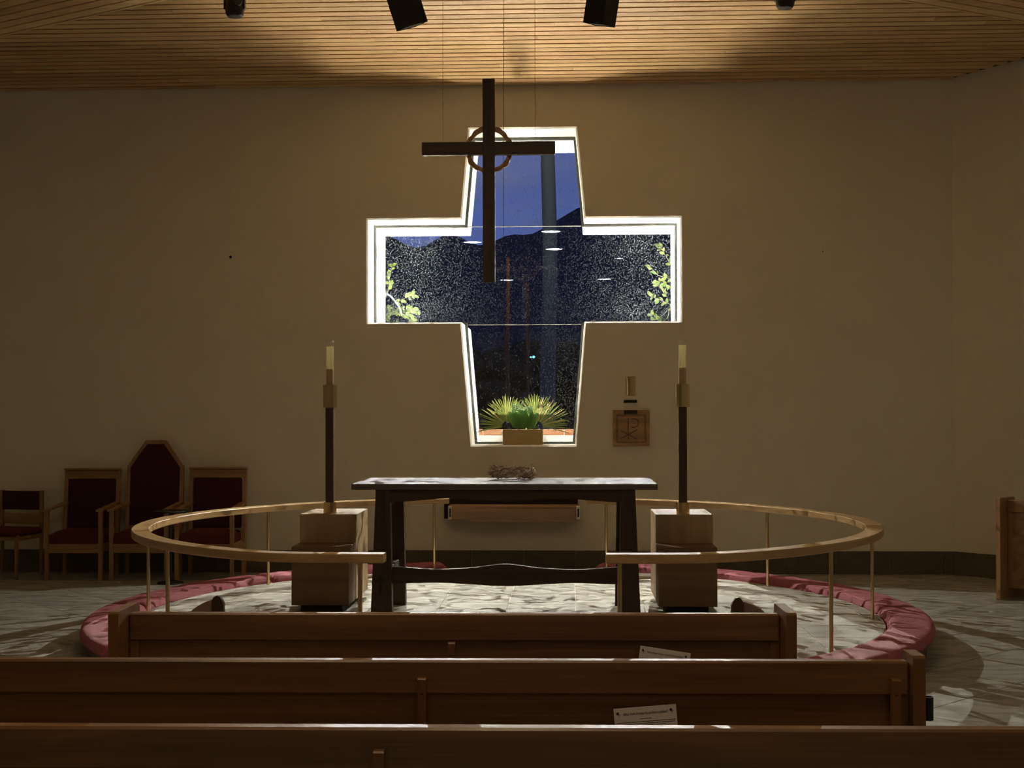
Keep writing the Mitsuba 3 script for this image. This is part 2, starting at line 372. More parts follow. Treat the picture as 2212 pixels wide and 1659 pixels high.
for z in (3.502, 2.492):
    part(w1, 'glass_joint', box(-1.03, 0.135, 13.762, 13.778, z - 0.004, z + 0.004, 0.001), 'm_joint', smooth=False)
# condensation and dust on the outer face of the glass: tiny flecks, thickest low in the arms; extra ones stand for lamp glare
NF = 130000
gx, gz, gk = rng.uniform(-1.97, 1.09, NF), rng.uniform(1.4, 4.2, NF), rng.random(NF)
side = np.minimum(1.0, np.abs(gx - CX)); low = np.exp(-(np.maximum(gz - 2.5, 0) / 0.33) ** 1.3)
glare = np.exp(-((gx + 1.5) ** 2 + (gz - 3.45) ** 2) / 0.12) + np.exp(-((gx - 0.62) ** 2 + (gz - 3.45) ** 2) / 0.12)
dens = np.where((gz > 2.5) & (gz < 3.5), 0.16 + 0.8 * low * (0.25 + 0.75 * side) + 0.18 * side + 0.45 * glare, np.where(gz > 3.5, 0.06, 0.05 + 0.30 * np.maximum(0, (gx - CX) / 0.5) + 0.12 * np.maximum(0, gz - 2.0)))
keep = (gk < dens) & shapely.contains_xy(inner, gx, gz)
gx, gz = gx[keep], gz[keep]; nf = len(gx)
L = rng.uniform(0.005, 0.013, nf); wd = rng.uniform(0.0018, 0.0036, nf); a1 = rng.normal(math.pi / 2, 0.8, nf); a2 = a1 + rng.uniform(-1.4, 1.4, nf)
c = np.stack([gx, gz], -1); d1 = np.stack([np.cos(a1), np.sin(a1)], -1); d2 = np.stack([np.cos(a2), np.sin(a2)], -1)
nrm = np.stack([-d1[:, 1], d1[:, 0]], -1) * wd[:, None] / 2
q = np.stack([c - d1 * L[:, None] / 2, c, c + d2 * L[:, None] / 2], 1)
q = np.stack([q - nrm[:, None], q + nrm[:, None]], 2).reshape(-1, 2)
fv = np.stack([q[:, 0], np.full(len(q), 13.774), q[:, 1]], -1)
ff = (np.arange(nf)[:, None, None] * 6 + np.array([[0, 1, 3], [0, 3, 2], [2, 3, 5], [2, 5, 4]])[None]).reshape(-1, 3)
part(w1, 'glass_fleck', trimesh.Trimesh(fv, ff, process=False), 'm_speck', smooth=False, kind='stuff', label='pale flecks of damp and dust on the glass, extra ones standing for lamp glare')
part(w1, 'curb', box(-1.0, 0.11, 14.44, 14.62, 1.20, 1.343, 0.004), 'm_curb', smooth=False, label='low white stucco curb at the outer edge')
for x0, x1 in ((-1.2, -0.925), (-0.915, -0.717), (-0.707, -0.509), (-0.499, -0.301), (-0.291, -0.05), (-0.040, 0.16)):
    part(w1, 'brick', box(x0, x1, 14.46 + rng.uniform(-.003, .003), 14.64, 1.345, 1.408, 0.004), 'm_brick', smooth=False)
part(w1, 'mortar', box(-1.15, 0.12, 14.468, 14.62, 1.3432, 1.402, 0.0), 'm_curb', smooth=False)

# lamps set in the soffit of the arms, just outside the glass
for i, lx in enumerate((-1.76, 0.96)):
    k = thing('recessed_lamp', ('round lamp recessed in the top of the window\'s left arm', 'round lamp recessed in the top of the window\'s right arm')[i], 'lamp')
    ring_m = lathe([(0.062, 0), (0.08, 0), (0.08, 0.008), (0.062, 0.008), (0.062, 0)], 28, (lx, 14.02, 3.505))
    part(k, 'trim_ring', ring_m, 'm_white_rim')
    disc = trimesh.Trimesh([[lx, 14.02, 3.509]] + [[lx + 0.06 * math.cos(a), 14.02 + 0.06 * math.sin(a), 3.509] for a in np.linspace(0, 2 * math.pi, 24, endpoint=False)],
                           [[0, (j + 1) % 24 + 1, j + 1] for j in range(24)], process=False)
    d = mikit.ply(disc, 'm_white_rim', smooth=False); d['emitter'] = {'type': 'area', 'radiance': rgb(30, 27, 21)}
    part(k, 'bulb_lens', d, None)
    scene[f'beam_{i}'] = {'type': 'spot', 'intensity': rgb(*KEY_SPOT), 'cutoff_angle': 78.0, 'beam_width': 34.0,
                          'to_world': T().look_at(origin=[lx, 14.02, 3.49], target=[CX + (lx - CX) * .25, 9.3, 0.0], up=[0, 0, 1])}
def unseen_floodlight(x, y, z, tilt, rad, lab):
    k = thing('unseen_floodlight', lab, 'lamp', None)
    Rm = trimesh.transformations.rotation_matrix(tilt, (1, 0, 0))
    body = lathe([(0, -.05), (.07, -.05), (.106, 0), (.102, 0), (.102, -.004), (0, -.004)], 20); body.apply_transform(Rm); body.apply_translation((x, y, z + .085))
    part(k, 'housing', body, 'm_black')
    part(k, 'base', box(x - .03, x + .03, y - .02, y + .02, z, z + .03, .003), 'm_black', smooth=False)
    disc = trimesh.Trimesh([[0, 0, -.003]] + [[.10 * math.cos(a), .10 * math.sin(a), -.003] for a in np.linspace(0, 2 * math.pi, 20, endpoint=False)], [[0, j + 1, (j + 1) % 20 + 1] for j in range(20)], process=False)
    disc.apply_transform(Rm); disc.apply_translation((x, y, z + .085))
    d = mikit.ply(disc, 'm_white_rim', smooth=False); d['emitter'] = {'type': 'area', 'radiance': rgb(*rad)}
    part(k, 'lens', d, None)
for lx, lab in ((-1.55, 'unseen strip light on the left window arm sill, lighting the ceiling'), (0.67, 'unseen strip light on the right window arm sill, lighting the ceiling')):
    k = thing('unseen_strip_light', lab, 'lamp', 'unseen strip lights on the arm sills')
    part(k, 'channel', box(lx - .035, lx + .035, 13.84, 14.52, 2.4905, 2.512, .002), 'm_white_rim', smooth=False)
    v = [[lx + sx * .030, y_, 2.5125] for sx, y_ in ((-1, 13.85), (1, 13.85), (1, 14.51), (-1, 14.51))]
    d = mikit.ply(trimesh.Trimesh(v, [[0, 1, 2], [0, 2, 3]], process=False), 'm_white_rim', smooth=False); d['emitter'] = {'type': 'area', 'radiance': rgb(*UP_ARM)}
    part(k, 'diffuser', d, None)
unseen_floodlight(-0.455, 13.91, 1.268, .20, UP_SILL, 'small unseen flood lamp on the low sill behind the planter, lighting the ceiling')

# ------------------------------------------------------------------ setting: ceiling
ce = thing('ceiling', 'sloping ceiling of narrow honey-coloured wooden boards', None, kind='structure')
P = [[x_, y_, ceil_z(y_) + dz] for x_, y_ in ((XL - 3.4, YW + 0.1), (XR + 3.4, YW + 0.1), (XR + 3.4, -8.1), (XL - 3.4, -8.1)) for dz in (0.018, 0.3)]
part(ce, 'backing', hull(P), 'm_backing', smooth=False)
slope = math.atan(0.1)
def plank_mesh(x0, x1, y0, y1, t=0.016, b=0.0015):
    return box(x0, x1, y0, y1, 0, t, b)
prs = np.random.default_rng(21)
for k in range(29):
    y1 = YW - 0.1 * k; y0 = y1 - 0.1
    if k == 0: y1 -= 0.012
    xa, xb = max(-6.0, XL - (YW - y0) + 0.05), min(5.6, XR + (YW - y1) - 0.01)
    cuts = [xa]; x = xa + prs.uniform(0.6, 3.0)
    while x < xb - 0.5: cuts.append(x); x += prs.uniform(2.2, 5.0)
    cuts.append(xb)
    for c0, c1 in zip(cuts[:-1], cuts[1:]):
        m = plank_mesh(c0 + 0.0004, c1 - 0.0004, -(y1 - y0) + 0.009, -0.009)
        R = np.eye(4); R[1, 1] = R[2, 2] = math.cos(slope); R[2, 1] = -math.sin(slope); R[1, 2] = math.sin(slope)
        m.apply_transform(R); m.apply_translation((0, y1, ceil_z(y1) + prs.uniform(-.0015, .0015)))
        part(ce, 'plank', m, f'm_plank_{prs.choice(4, p=[.4, .2, .2, .2])}', smooth=False)
R0 = np.eye(4)
P = [[x_, y_, ceil_z(y_) + dz] for x_, y_ in ((XL - 3.4, YW - 2.92), (XR + 3.4, YW - 2.92), (XR + 3.4, -8.1), (XL - 3.4, -8.1)) for dz in (0.0, 0.016)]
part(ce, 'far_boards', hull(P), 'm_ceiling_plain', smooth=False, kind='stuff', label='boards of the ceiling over the pews')
# the two lower boarded soffits that close in at the sides
for side, (px, py, dx, dy, t0, t1, name) in enumerate(((-4.98, 11.57, .879, -.476, -1.35, 4.3, 'soffit'), (3.886, 11.577, -.879, -.476, -1.0, 4.2, 'soffit'))):
    sg = 1 if side == 0 else -1
    nx, ny = (-.476, -.879) if side == 0 else (.476, -.879)
    so = part(ce, name, hull([[px + dx * t + nx * o, py + dy * t + ny * o, 4.9 + 0.11 * o + dz] for t in (t0, t1) for o in (0.004, 1.45) for dz in (0.017, 0.10)]), 'm_backing', smooth=False)
    for j in range(14):
        o0, o1 = 0.035 + 0.1 * (j - 1), 0.035 + 0.1 * j
        if j == 0: o0 = 0.0
        gp = 0.008
        cuts = [t0, t0 + prs.uniform(1.2, 2.4), t1 - prs.uniform(0.5, 1.6), t1] if j else [t0, t1]
        for c0, c1 in zip(cuts[:-1], cuts[1:]):
            m = hull([[px + dx * t + nx * o, py + dy * t + ny * o, 4.9 + 0.11 * o + dz] for t in (c0, c1) for o, dz in ((o0 + gp, 0), (o1 - gp, 0), (o0 + gp - .002, .004), (o1 - gp + .002, .004), (o0 + gp - .002, .018), (o1 - gp + .002, .018))])
            part(so, 'plank' if j else 'edge_trim', m, f'm_plank_{prs.integers(0, 4)}' if j else 'm_plank_1', smooth=False)

# ------------------------------------------------------------------ altar
al = thing('altar_table', 'dark brown wooden altar table with broad overhanging top on the round platform', 'altar')
AX0, AX1, AY0, AY1, AZ = -1.506, 0.612, 9.26, 10.15, 1.10
part(al, 'tabletop', box(AX0, AX1, AY0, AY1, AZ - 0.040, AZ, 0.003), 'm_altar_top', smooth=False)
def apron(y0, y1):
    xs = np.linspace(-1.34, 0.452, 60); u = (xs - CX) / 0.9
    zb = 0.971 + 0.028 * np.clip(1 - np.abs(np.abs(u) - 0.42) / 0.42, 0, 1) ** 1.0 + 0.006 * (1 - np.abs(u)); zb = np.where(np.abs(u) > 0.88, 0.972, zb)
    return extrude_y(Polygon(list(zip(xs, zb)) + [(0.452, AZ - 0.04), (-1.34, AZ - 0.04)]), y0, y1)
part(al, 'apron', apron(9.285, 9.33), 'm_altar', smooth=False)
for s in (-1, 1):
    for y0, y1 in ((9.28, 9.36), (10.04, 10.12)):
        xo, xi = CX + s * 0.898, CX + s * 0.80; xo2, xi2 = CX + s * 0.935, CX + s * 0.785
        leg = frustum((min(xo2, xi2), max(xo2, xi2), y0, y1), (min(xo, xi), max(xo, xi), y0, y1), DAIS, AZ - 0.04)
        lk = part(al, 'leg', leg, 'm_altar_z', smooth=False)
        if y0 < 9.5 and s < 0:
            cxx = CX + s * 0.868
            cr = shapely.union_all([sbox(cxx - .012, .33, cxx + .012, .47), sbox(cxx - .035, .415, cxx + .035, .445)]).union(shapely.Point(cxx, .43).buffer(.026))
            part(lk, 'carved_cross', extrude_y(cr, y0 - 0.002, y0 + 0.004), 'm_black_soft', smooth=False, label='small cross carved in the leg')
    part(al, 'end_rail', box(CX + s * 0.85 - 0.03, CX + s * 0.85 + 0.03, 9.35, 10.05, 0.94, 1.055), 'm_altar', smooth=False)
    part(al, 'foot_rail', box(CX + s * 0.855 - 0.03, CX + s * 0.855 + 0.03, 9.35, 10.05, 0.40, 0.50), 'm_altar', smooth=False)
xs = np.linspace(CX - 0.80, CX + 0.80, 70); u = (xs - CX) / 0.8
zt = 0.508 + 0.030 * np.exp(-(u / 0.22) ** 2) + 0.010 * np.exp(-((np.abs(u) - 1) / 0.25) ** 2) - 0.008 * np.exp(-((np.abs(u) - .62) / .2) ** 2)
zb = 0.400 - 0.012 * np.exp(-(u / 0.3) ** 2) + 0.010 * np.exp(-((np.abs(u) - .6) / .3) ** 2)
part(al, 'stretcher', extrude_y(Polygon(list(zip(xs, zt)) + list(zip(xs[::-1], zb[::-1]))), 9.33, 9.38), 'm_altar', smooth=False)

# crown of thorns on the altar
ct = thing('crown_of_thorns', 'tangled crown of thorny twigs lying on the altar table', 'crown')
crs = np.random.default_rng(5)
CC = np.array([-0.415, 9.86, AZ])
for i in range(14):
    th = np.linspace(0, 2 * math.pi, 60, endpoint=False) + crs.uniform(0, 6)
    wv, ph = crs.integers(2, 5), crs.uniform(0, 6); rr = 0.142 + 0.030 * np.cos(wv * th + ph) + crs.normal(0, .004)
    zz = 0.052 + 0.030 * np.sin(wv * th + ph) + 0.012 * np.sin(3 * th + i) + 0.010 * np.cos(th + 2.2)
    jit = np.convolve(np.tile(crs.normal(0, .009, 60), 3), [.25, .5, .25], 'same')[60:120]; rr = rr + jit; zz = zz + np.roll(jit, 17)
    pts = CC + np.stack([rr * np.cos(th), rr * np.sin(th) * 0.85, np.maximum(zz, 0.006)], -1)
    part(ct, 'vine', tube(pts, crs.uniform(.0022, .0042), 6, True), 'm_thorn' if i % 2 else 'm_thorn_pale', smooth=True)
sp = []
for i in range(120):
    a = crs.uniform(0, 2 * math.pi); p0 = CC + [0.145 * math.cos(a), 0.123 * math.sin(a), 0.05 + crs.normal(0, .025)]
    d = np.array([math.cos(a) * crs.normal(.6, .5), math.sin(a) * crs.normal(.6, .5), crs.normal(.35, .6)]); d /= np.linalg.norm(d)
    e = p0 + d * crs.uniform(.025, .06); e[2] = max(e[2], AZ + 0.001); p0[2] = max(p0[2], AZ + .004)
    sp.append(tube([p0, (p0 + e) / 2, e], [.0016, .0011, .0003], 4))
part(ct, 'thorn', cat(sp), 'm_thorn', smooth=False, kind='stuff', label='sharp dark thorns')

# ------------------------------------------------------------------ candle stands
def candle_stand(cx, lit_side, lab, clab):
    k = thing('candle_stand', lab, 'candle stand', 'candle stands beside the altar')
    lo, hi = (cx - 0.208, cx + 0.208), (cx - 0.208, cx + 0.211)
    part(k, 'plinth', box(cx - 0.15, cx + 0.15, 9.64, 10.42, DAIS, 0.212, 0.002), 'm_black_soft', smooth=False)
    part(k, 'front_block', box(lo[0], lo[1], 9.590, 9.893, 0.21, 0.632, 0.004), 'm_block_shaded', smooth=False, label='lower wooden block at the front')
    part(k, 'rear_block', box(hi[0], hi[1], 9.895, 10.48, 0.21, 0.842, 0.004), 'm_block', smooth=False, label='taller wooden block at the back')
    y = 9.995; px = cx
    part(k, 'lower_collar', lathe([(0.03, 0), (0.049, 0), (0.049, 0.083), (0.03, 0.083), (0.03, 0)], 14, (px, y, 0.842)), 'm_brass', smooth=25)
    part(k, 'post', box(px - 0.0295, px + 0.0295, y - 0.0295, y + 0.0295, 0.845, 1.66, 0.003), 'm_dark_wood', smooth=False, label='square dark-stained post')
    part(k, 'upper_collar', lathe([(0.0, 0), (0.052, 0), (0.052, 0.170), (0.047, 0.170), (0.047, 0.14), (0.0, 0.14)], 14, (px, y, 1.632)), 'm_brass', smooth=25)
    c = thing('altar_candle', clab, 'candle', 'candles on the stands')
    part(c, 'glass_sleeve', lathe([(0.0285, 0.0), (0.0285, 0.348)], 24, (px, y, 1.785)), 'm_sleeve', smooth=True)
    part(c, 'lower_stick', lathe([(0, 0), (0.0265, 0), (0.0265, 0.135), (0, 0.135)], 24, (px, y, 1.785)), 'm_wax_tan', label='amber lower part')
    part(c, 'wax_body', lathe([(0, 0), (0.027, 0), (0.027, 0.165), (0.024, 0.17), (0, 0.168)], 24, (px, y, 1.921)), 'm_wax', label='cream wax')
    part(c, 'wick', tube([[px, y, 2.085], [px + .001, y, 2.10]], .0015, 5), 'm_black')
    part(c, 'rim', lathe([(0.0265, 0.338), (0.0295, 0.338), (0.0295, 0.35), (0.0265, 0.35), (0.0265, 0.338)], 24, (px, y, 1.785)), 'm_white_rim')
candle_stand(-1.785, 1, 'dark post candle stand on stepped wood blocks left of the altar', 'cream candle in a clear sleeve on the left candle stand')
candle_stand(0.845, -1, 'dark post candle stand on stepped wood blocks right of the altar', 'cream candle in a clear sleeve on the right candle stand')

# ------------------------------------------------------------------ communion rail and kneelers
RS = np.array([(-.06, .772), (-.054, .766), (.054, .766), (.06, .772), (.06, .810), (.054, .816), (-.054, .816), (-.06, .810)])
def rail(side, lab):
    k = thing('communion_rail', lab, 'railing', 'halves of the round communion rail')
    m = (lambda a: a) if side > 0 else (lambda a: 180 - a)
    b_end, f_end = m(76.2 if side > 0 else 75.2), m(-75.4 if side > 0 else -76.9)
    path = ring_path(2.56, b_end, f_end, 150)
    part(k, 'handrail', sweep(path, RS), 'm_oak_ring', smooth=35, label='curved oak handrail')
    for a in (72.3, 35.6, -5.8, -38.4, None):
        if a is None: xy = np.array([0.279, RY - 2.28]) if side > 0 else np.array([-1.157, RY - 2.28])
        else: xy = ring_pt(2.56, math.radians(m(a)))
        part(k, 'post', lathe([(0, 0), (0.0125, 0), (0.0125, 0.62), (0, 0.62)], 16, (xy[0], xy[1], DAIS)), 'm_brass', smooth=25)
rail(-1, 'left half of the oak communion rail on brass posts')
rail(1, 'right half of the oak communion rail on brass posts')

krs = np.random.default_rng(3)
def cushion(a0, a1, lab):
    n, r0, r1 = 110, 2.642, 2.947
    k = thing('kneeler_cushion', lab, 'cushion', 'red cushions around the communion rail')
    path = ring_path((r0 + r1) / 2, a0, a1, n); L = sum(np.linalg.norm(path[i + 1][0] - path[i][0]) for i in range(n - 1))
    h, z0 = (r1 - r0) / 2, 0.131
    top = np.linspace(-1, 1, 22)
    sec = np.zeros((n, 26, 2)); s = np.linspace(0, L, n); seed = krs.uniform(0, 100)
    bt = [(L * f, o) for f in (0.18, 0.5, 0.82) for o in (-.5, .5)]
    for i in range(n):
        endr = min(1, math.sqrt(min(1, min(s[i], L - s[i]) / 0.045 + 0.03)))
        prof = np.sqrt(np.clip(1 - np.abs(top) ** 7, 0, 1))
        q = np.stack([np.full(22, s[i] * 4.5 + seed), top * 1.1 + 5, np.full(22, seed)], -1)
        wr = 0.5 * (meshkit.fbm(q * np.array([1.2, 1, 1]), 2, 2) - .5) + 0.3 * (meshkit.noise(q * np.array([7.0, 1.3, 1]), 5) - .5) * meshkit.noise(q * np.array([.8, .6, 1]), 8)
        z = z0 + 0.020 + (0.052 * prof) * endr + 0.014 * wr * prof
        for bs, bo in bt:
            d2 = ((s[i] - bs) / 0.035) ** 2 + ((top - bo) * h / 0.03) ** 2
            z = z - 0.018 * np.exp(-d2)
        sec[i, :22, 0] = top * h; sec[i, :22, 1] = z
        sec[i, 0, 1] = sec[i, 21, 1] = z0 + 0.02
        sec[i, 22:] = [[h * .985, z0 + .008], [h * .95, z0], [-h * .95, z0], [-h * .985, z0 + .008]]
    part(k, 'cover', sweep(path, sec), 'm_cushion', smooth=60, label='dusky red fabric cover')
    for bs, bo in bt:
        i = int(np.argmin(np.abs(s - bs))); p_, q_ = path[i]; c = p_ + q_ * bo * h
        b = trimesh.creation.icosphere(1, 0.008); b.apply_scale((1, 1, .45)); b.apply_translation((c[0], c[1], sec[i, int((bo + 1) / 2 * 21), 1] + 0.001))
        part(k, 'button', b, 'm_button', smooth=True)
    # piping along the inner seam
    pts = [list(p_ - q_ * (h + 0.001)) + [z0 + 0.016] for p_, q_ in path]
    part(k, 'piping', tube(pts, .004, 5), 'm_cushion', smooth=True)
segs = [(75.5, 38.7, 'back'), (38.1, 0.95, 'middle'), (0.35, -36.9, 'near'), (-37.5, -76.0, 'front')]
where = {'back': 'red kneeler cushion at the far {} of the ring, next to the back gap', 'middle': 'red kneeler cushion on the {} of the ring, second from the back gap',
         'near': 'red kneeler cushion at the {} edge of the ring, widest part of the circle', 'front': 'red kneeler cushion at the near {} of the ring behind the front pew'}
for side, nm in ((-1, 'left'), (1, 'right')):
    m = (lambda a: a) if side > 0 else (lambda a: 180 - a)
    for a0, a1, w in segs: cushion(m(a0), m(a1), where[w].format(nm))
    k = thing('kneeling_step', f'dark curved plinth under the {nm} kneeler cushions', 'kneeler', 'plinths of the kneelers')
    part(k, 'plinth', sweep(ring_path(2.79, m(75.0), m(-75.6), 120), [(-.118, 0.0), (.10, 0.0), (.10, .118), (.14, .118), (.14, .129), (-.118, .129)]), 'm_dark_wood_x', smooth=30)

# ------------------------------------------------------------------ wall fittings
cr = thing('credence_shelf', 'wooden credence shelf with drop front on the wall behind the altar', 'shelf')
part(cr, 'back_board', box(-1.225, 0.09, 13.20, YW - 0.001, 0.545, 0.745, 0.003), 'm_black_soft', smooth=False, label='black backing board')
part(cr, 'shelf_board', box(-1.165, 0.105, 12.98, 13.20, 0.551, 0.690, 0.004), 'm_oak_x', smooth=False)
fl = sbox(-0.957, 0.536, 0.058, 0.665)
fl = sbox(-0.957, 0.536, 0.058, 0.60).union(sbox(-0.957, 0.536, 0.058, 0.665).buffer(-.03).buffer(.03))
part(cr, 'drop_front', extrude_y(fl, 12.945, 12.978), 'm_oak_x', smooth=False)
for x0, x1 in ((-1.167, -1.128), (0.072, 0.112)):
    b = part(cr, 'bracket', box(x0, x1, 12.965, 12.979, 0.556, 0.688, 0.003), 'm_chrome', smooth=False, label='chrome end bracket')
    part(b, 'slot', box(x0 + .012, x1 - .010, 12.9635, 12.966, 0.58, 0.662, 0.001), 'm_black', smooth=False)

au = thing('aumbry', 'small square wooden wall cupboard carved with a chi-rho', 'cupboard')
ax0, ax1, az0, az1 = 0.438, 0.798, 1.257, 1.612
part(au, 'frame', extrude_y(sbox(ax0, az0, ax1, az1).difference(sbox(ax0 + .034, az0 + .034, ax1 - .034, az1 - .045)), YW - 0.03, YW - 0.0005), 'm_oak_x', smooth=False)
dk = part(au, 'door', box(ax0 + .038, ax1 - .038, YW - 0.027, YW - 0.001, az0 + .038, az1 - .049, 0.003), 'm_oak_x', smooth=False)
cx_, cz_ = (ax0 + ax1) / 2, (az0 + az1) / 2
def strokes(lines, w): return shapely.union_all([LineString(l).buffer(w / 2, cap_style='flat') for l in lines])
PX = cx_ - 0.03
arc = [(PX + .03, 1.523)] + [(PX + .060 + .042 * math.cos(a), 1.485 + .042 * math.sin(a)) for a in np.linspace(math.pi / 2, -math.pi / 2, 14)] + [(PX + .03, 1.440)]
chi = strokes([[(PX, 1.325), (PX, 1.535)], arc, [(PX - .072, 1.410), (PX + .09, 1.325)], [(PX - .075, 1.330), (PX + .09, 1.420)]], .010)
part(dk, 'chi_rho', extrude_y(chi, YW - 0.0290, YW - 0.0268), 'm_dark_wood_x', smooth=False, label='carved chi-rho monogram')
part(dk, 'inlay', extrude_y(sbox(ax0 + .05, az0 + .05, ax1 - .05, az1 - .062).exterior.buffer(.0025), YW - 0.0275, YW - 0.0265), 'm_dark_wood_x', smooth=False)
part(dk, 'knob', trimesh.creation.icosphere(2, 0.009).apply_translation((ax0 + .058, YW - 0.034, 1.382)), 'm_chrome', smooth=True, label='small metal knob')
part(au, 'name_plate', box(0.547, 0.679, YW - 0.032, YW - 0.0302, 1.572, 1.611, 0.0005), 'm_black_soft', smooth=False, label='dark plate on the top rail')
wl = thing('wall_lamp', 'half-round polished brass wall lamp above the aumbry', 'lamp')
h = [(0.05 * math.sin(a), -0.075 * math.cos(a)) for a in np.linspace(-math.pi / 2, math.pi / 2, 18)]
m = extrude_z(Polygon(h), 1.752, 1.942); m.apply_translation((0.611, YW - 0.001, 0))
part(wl, 'shade', m, 'm_brass', smooth=25)
solo('wall_plaque', box(0.547, 0.676, YW - 0.012, YW - 0.0005, 1.683, 1.712, 0.002), 'm_black_soft', 'narrow dark plaque on the wall between the brass lamp and the aumbry', 'plaque', smooth=False)
for x_, z_, lab in ((-3.377, 3.153, 'small dark wall hook far left of the window'), (2.50, 3.168, 'small dark wall hook far right of the window')):
    k = thing('wall_hook', lab, 'hook', 'hooks on the altar wall')
    part(k, 'plate', lathe([(0, 0), (.014 if x_ < 0 else .006, 0), (.010 if x_ < 0 else .005, .004), (0, .005)], 12).apply_transform(trimesh.transformations.rotation_matrix(math.pi / 2, (1, 0, 0))).apply_translation((x_, YW - .0005, z_)), 'm_black_soft' if x_ < 0 else 'm_wax_tan')
    part(k, 'peg', tube([[x_, YW - .003, z_], [x_ + .004, YW - .02, z_], [x_ + .006, YW - .024, z_ + .012]], .004 if x_ < 0 else .002, 6), 'm_black_soft')

# ------------------------------------------------------------------ hanging cross
hc = thing('hanging_cross', 'dark wooden cross with a copper ring hanging above the altar', 'cross')
YC = 9.70
part(hc, 'upright', box(-0.615, -0.528, YC - 0.03, YC + 0.03, 2.536, 4.010, 0.003), 'm_dark_wood', smooth=False)
part(hc, 'crossbar', box(-1.057, -0.092, YC - 0.026, YC + 0.026, 3.459, 3.553, 0.003), 'm_dark_wood_x', smooth=False)
th = np.linspace(0, 2 * math.pi, 90, endpoint=False)
rv, rf = [], []
for t in th:
    j = 0.004 * math.sin(7 * t) + 0.003 * math.sin(17 * t + 1)
    for rr, yy in ((0.139, .010), (0.139, .030), (0.173 + j, .030), (0.173 + j, .010)):
        rv.append([-0.573 + rr * math.cos(t), YC + .022 + yy, 3.505 + rr * math.sin(t)])
for i in range(90):
    for j in range(4):
        a, b, c, d = i * 4 + j, i * 4 + (j + 1) % 4, ((i + 1) % 90) * 4 + (j + 1) % 4, ((i + 1) % 90) * 4 + j
        rf += [[a, b, c], [a, c, d]]
m = trimesh.Trimesh(rv, rf, process=False); m.fix_normals()
part(hc, 'ring', m, 'm_copper', smooth=35, label='hammered copper ring')
for x_ in (-0.905, -0.235):
    part(hc, 'wire', tube([[x_, YC, 3.55], [x_, YC, ceil_z(YC) + 0.01]], .0010, 5), 'm_cord', smooth=True, label='thin hanging wire')
pc = thing('pull_cord', 'thin dark cord with a small bob hanging from the ceiling before the window', 'cord')
part(pc, 'line', tube([[-0.519, 10.9, ceil_z(10.9) + 0.01], [-0.523, 10.9, 3.5], [-0.525, 10.9, 2.215]], .0020, 5), 'm_cord', smooth=True)
part(pc, 'bob', lathe([(0, 0), (.010, .006), (.013, .018), (.008, .04), (0, .055)], 12, (-0.525, 10.9, 2.172)), 'm_black', smooth=True)

# ------------------------------------------------------------------ ceiling fixtures
def track_spot(x, y, z, lab, hole):
    k = thing('spotlight', lab, 'spotlight', 'spotlights on the ceiling')
    part(k, 'can', lathe([(0, 0), (.052, .003), (.066, .018), (.072, .05), (.072, .17), (.062, .23), (.03, .26), (0, .265)], 28, (x, y, z)), 'm_black', smooth=35)
    part(k, 'yoke', cat([box(x + .070, x + .082, y - .022, y + .022, z + .06, z + .36, .003), box(x - .082, x - .070, y - .022, y + .022, z + .06, z + .36, .003), box(x - .082, x + .082, y - .022, y + .022, z + .35, z + .362, .003)]), 'm_black', smooth=False)
    part(k, 'stem', lathe([(0, 0), (.012, 0), (.012, ceil_z(y) - z - .34), (0, ceil_z(y) - z - .34)], 12, (x, y, z + .35)), 'm_black', smooth=30)
    if hole: part(k, 'knob', lathe([(0, 0), (.030, 0), (.034, .01), (.030, .02), (0, .02)], 18).apply_transform(trimesh.transformations.rotation_matrix(math.pi / 2, (1, 0, 0))).apply_translation((x + .045, y - .058, z + .10)), 'm_frame', smooth=30)
track_spot(-2.583, 10.3, 4.668, 'black round spotlight at the top left under the boards', True)
track_spot(1.661, 10.3, 4.672, 'black round spotlight at the top right under the boards', False)
def box_lamp(bx, bz, lean, spin, lab):
    k = thing('downlight', lab, 'lamp', 'square black downlights above the altar')
    s = 0.080; L = 0.52; t = 0.004
    outer = sbox(-s, -s, s, s); inn = sbox(-s + t, -s + t, s - t, s - t)
    Rm = trimesh.transformations.rotation_matrix(lean, (0, 1, 0)) @ trimesh.transformations.rotation_matrix(0.22, (1, 0, 0)) @ trimesh.transformations.rotation_matrix(spin, (0, 0, 1))
    def put(m): m.apply_transform(Rm); m.apply_translation((bx, 9.2, bz)); return m
    part(k, 'housing', put(extrude_z(outer.difference(inn), 0, L)), 'm_black', smooth=False)
    part(k, 'cap', put(box(-s, s, -s, s, L, L + .01, .002)), 'm_black', smooth=False)
    part(k, 'reflector', put(extrude_z(inn.buffer(-.0005).difference(inn.buffer(-.003)), 0.004, 0.12)), 'm_white_rim', smooth=False, label='pale inner reflector')
    part(k, 'baffle', put(box(-s + .01, s - .01, -s + .01, s - .01, 0.14, 0.15, 0)), 'm_black', smooth=False)
    topc = Rm @ np.array([0, 0, L + .01, 1]); p0 = topc[:3] + [bx, 9.2, bz]
    part(k, 'stem', tube([p0, p0 + [0, 0, .1], [p0[0], p0[1], ceil_z(p0[1]) + .015]], .012, 10), 'm_black', smooth=30)
box_lamp(-1.070, 4.258, -0.30, math.radians(40), 'square black downlight tilted to the left, above the altar')
box_lamp(0.216, 4.250, 0.16, math.radians(58), 'square black downlight tilted to the right, above the altar')
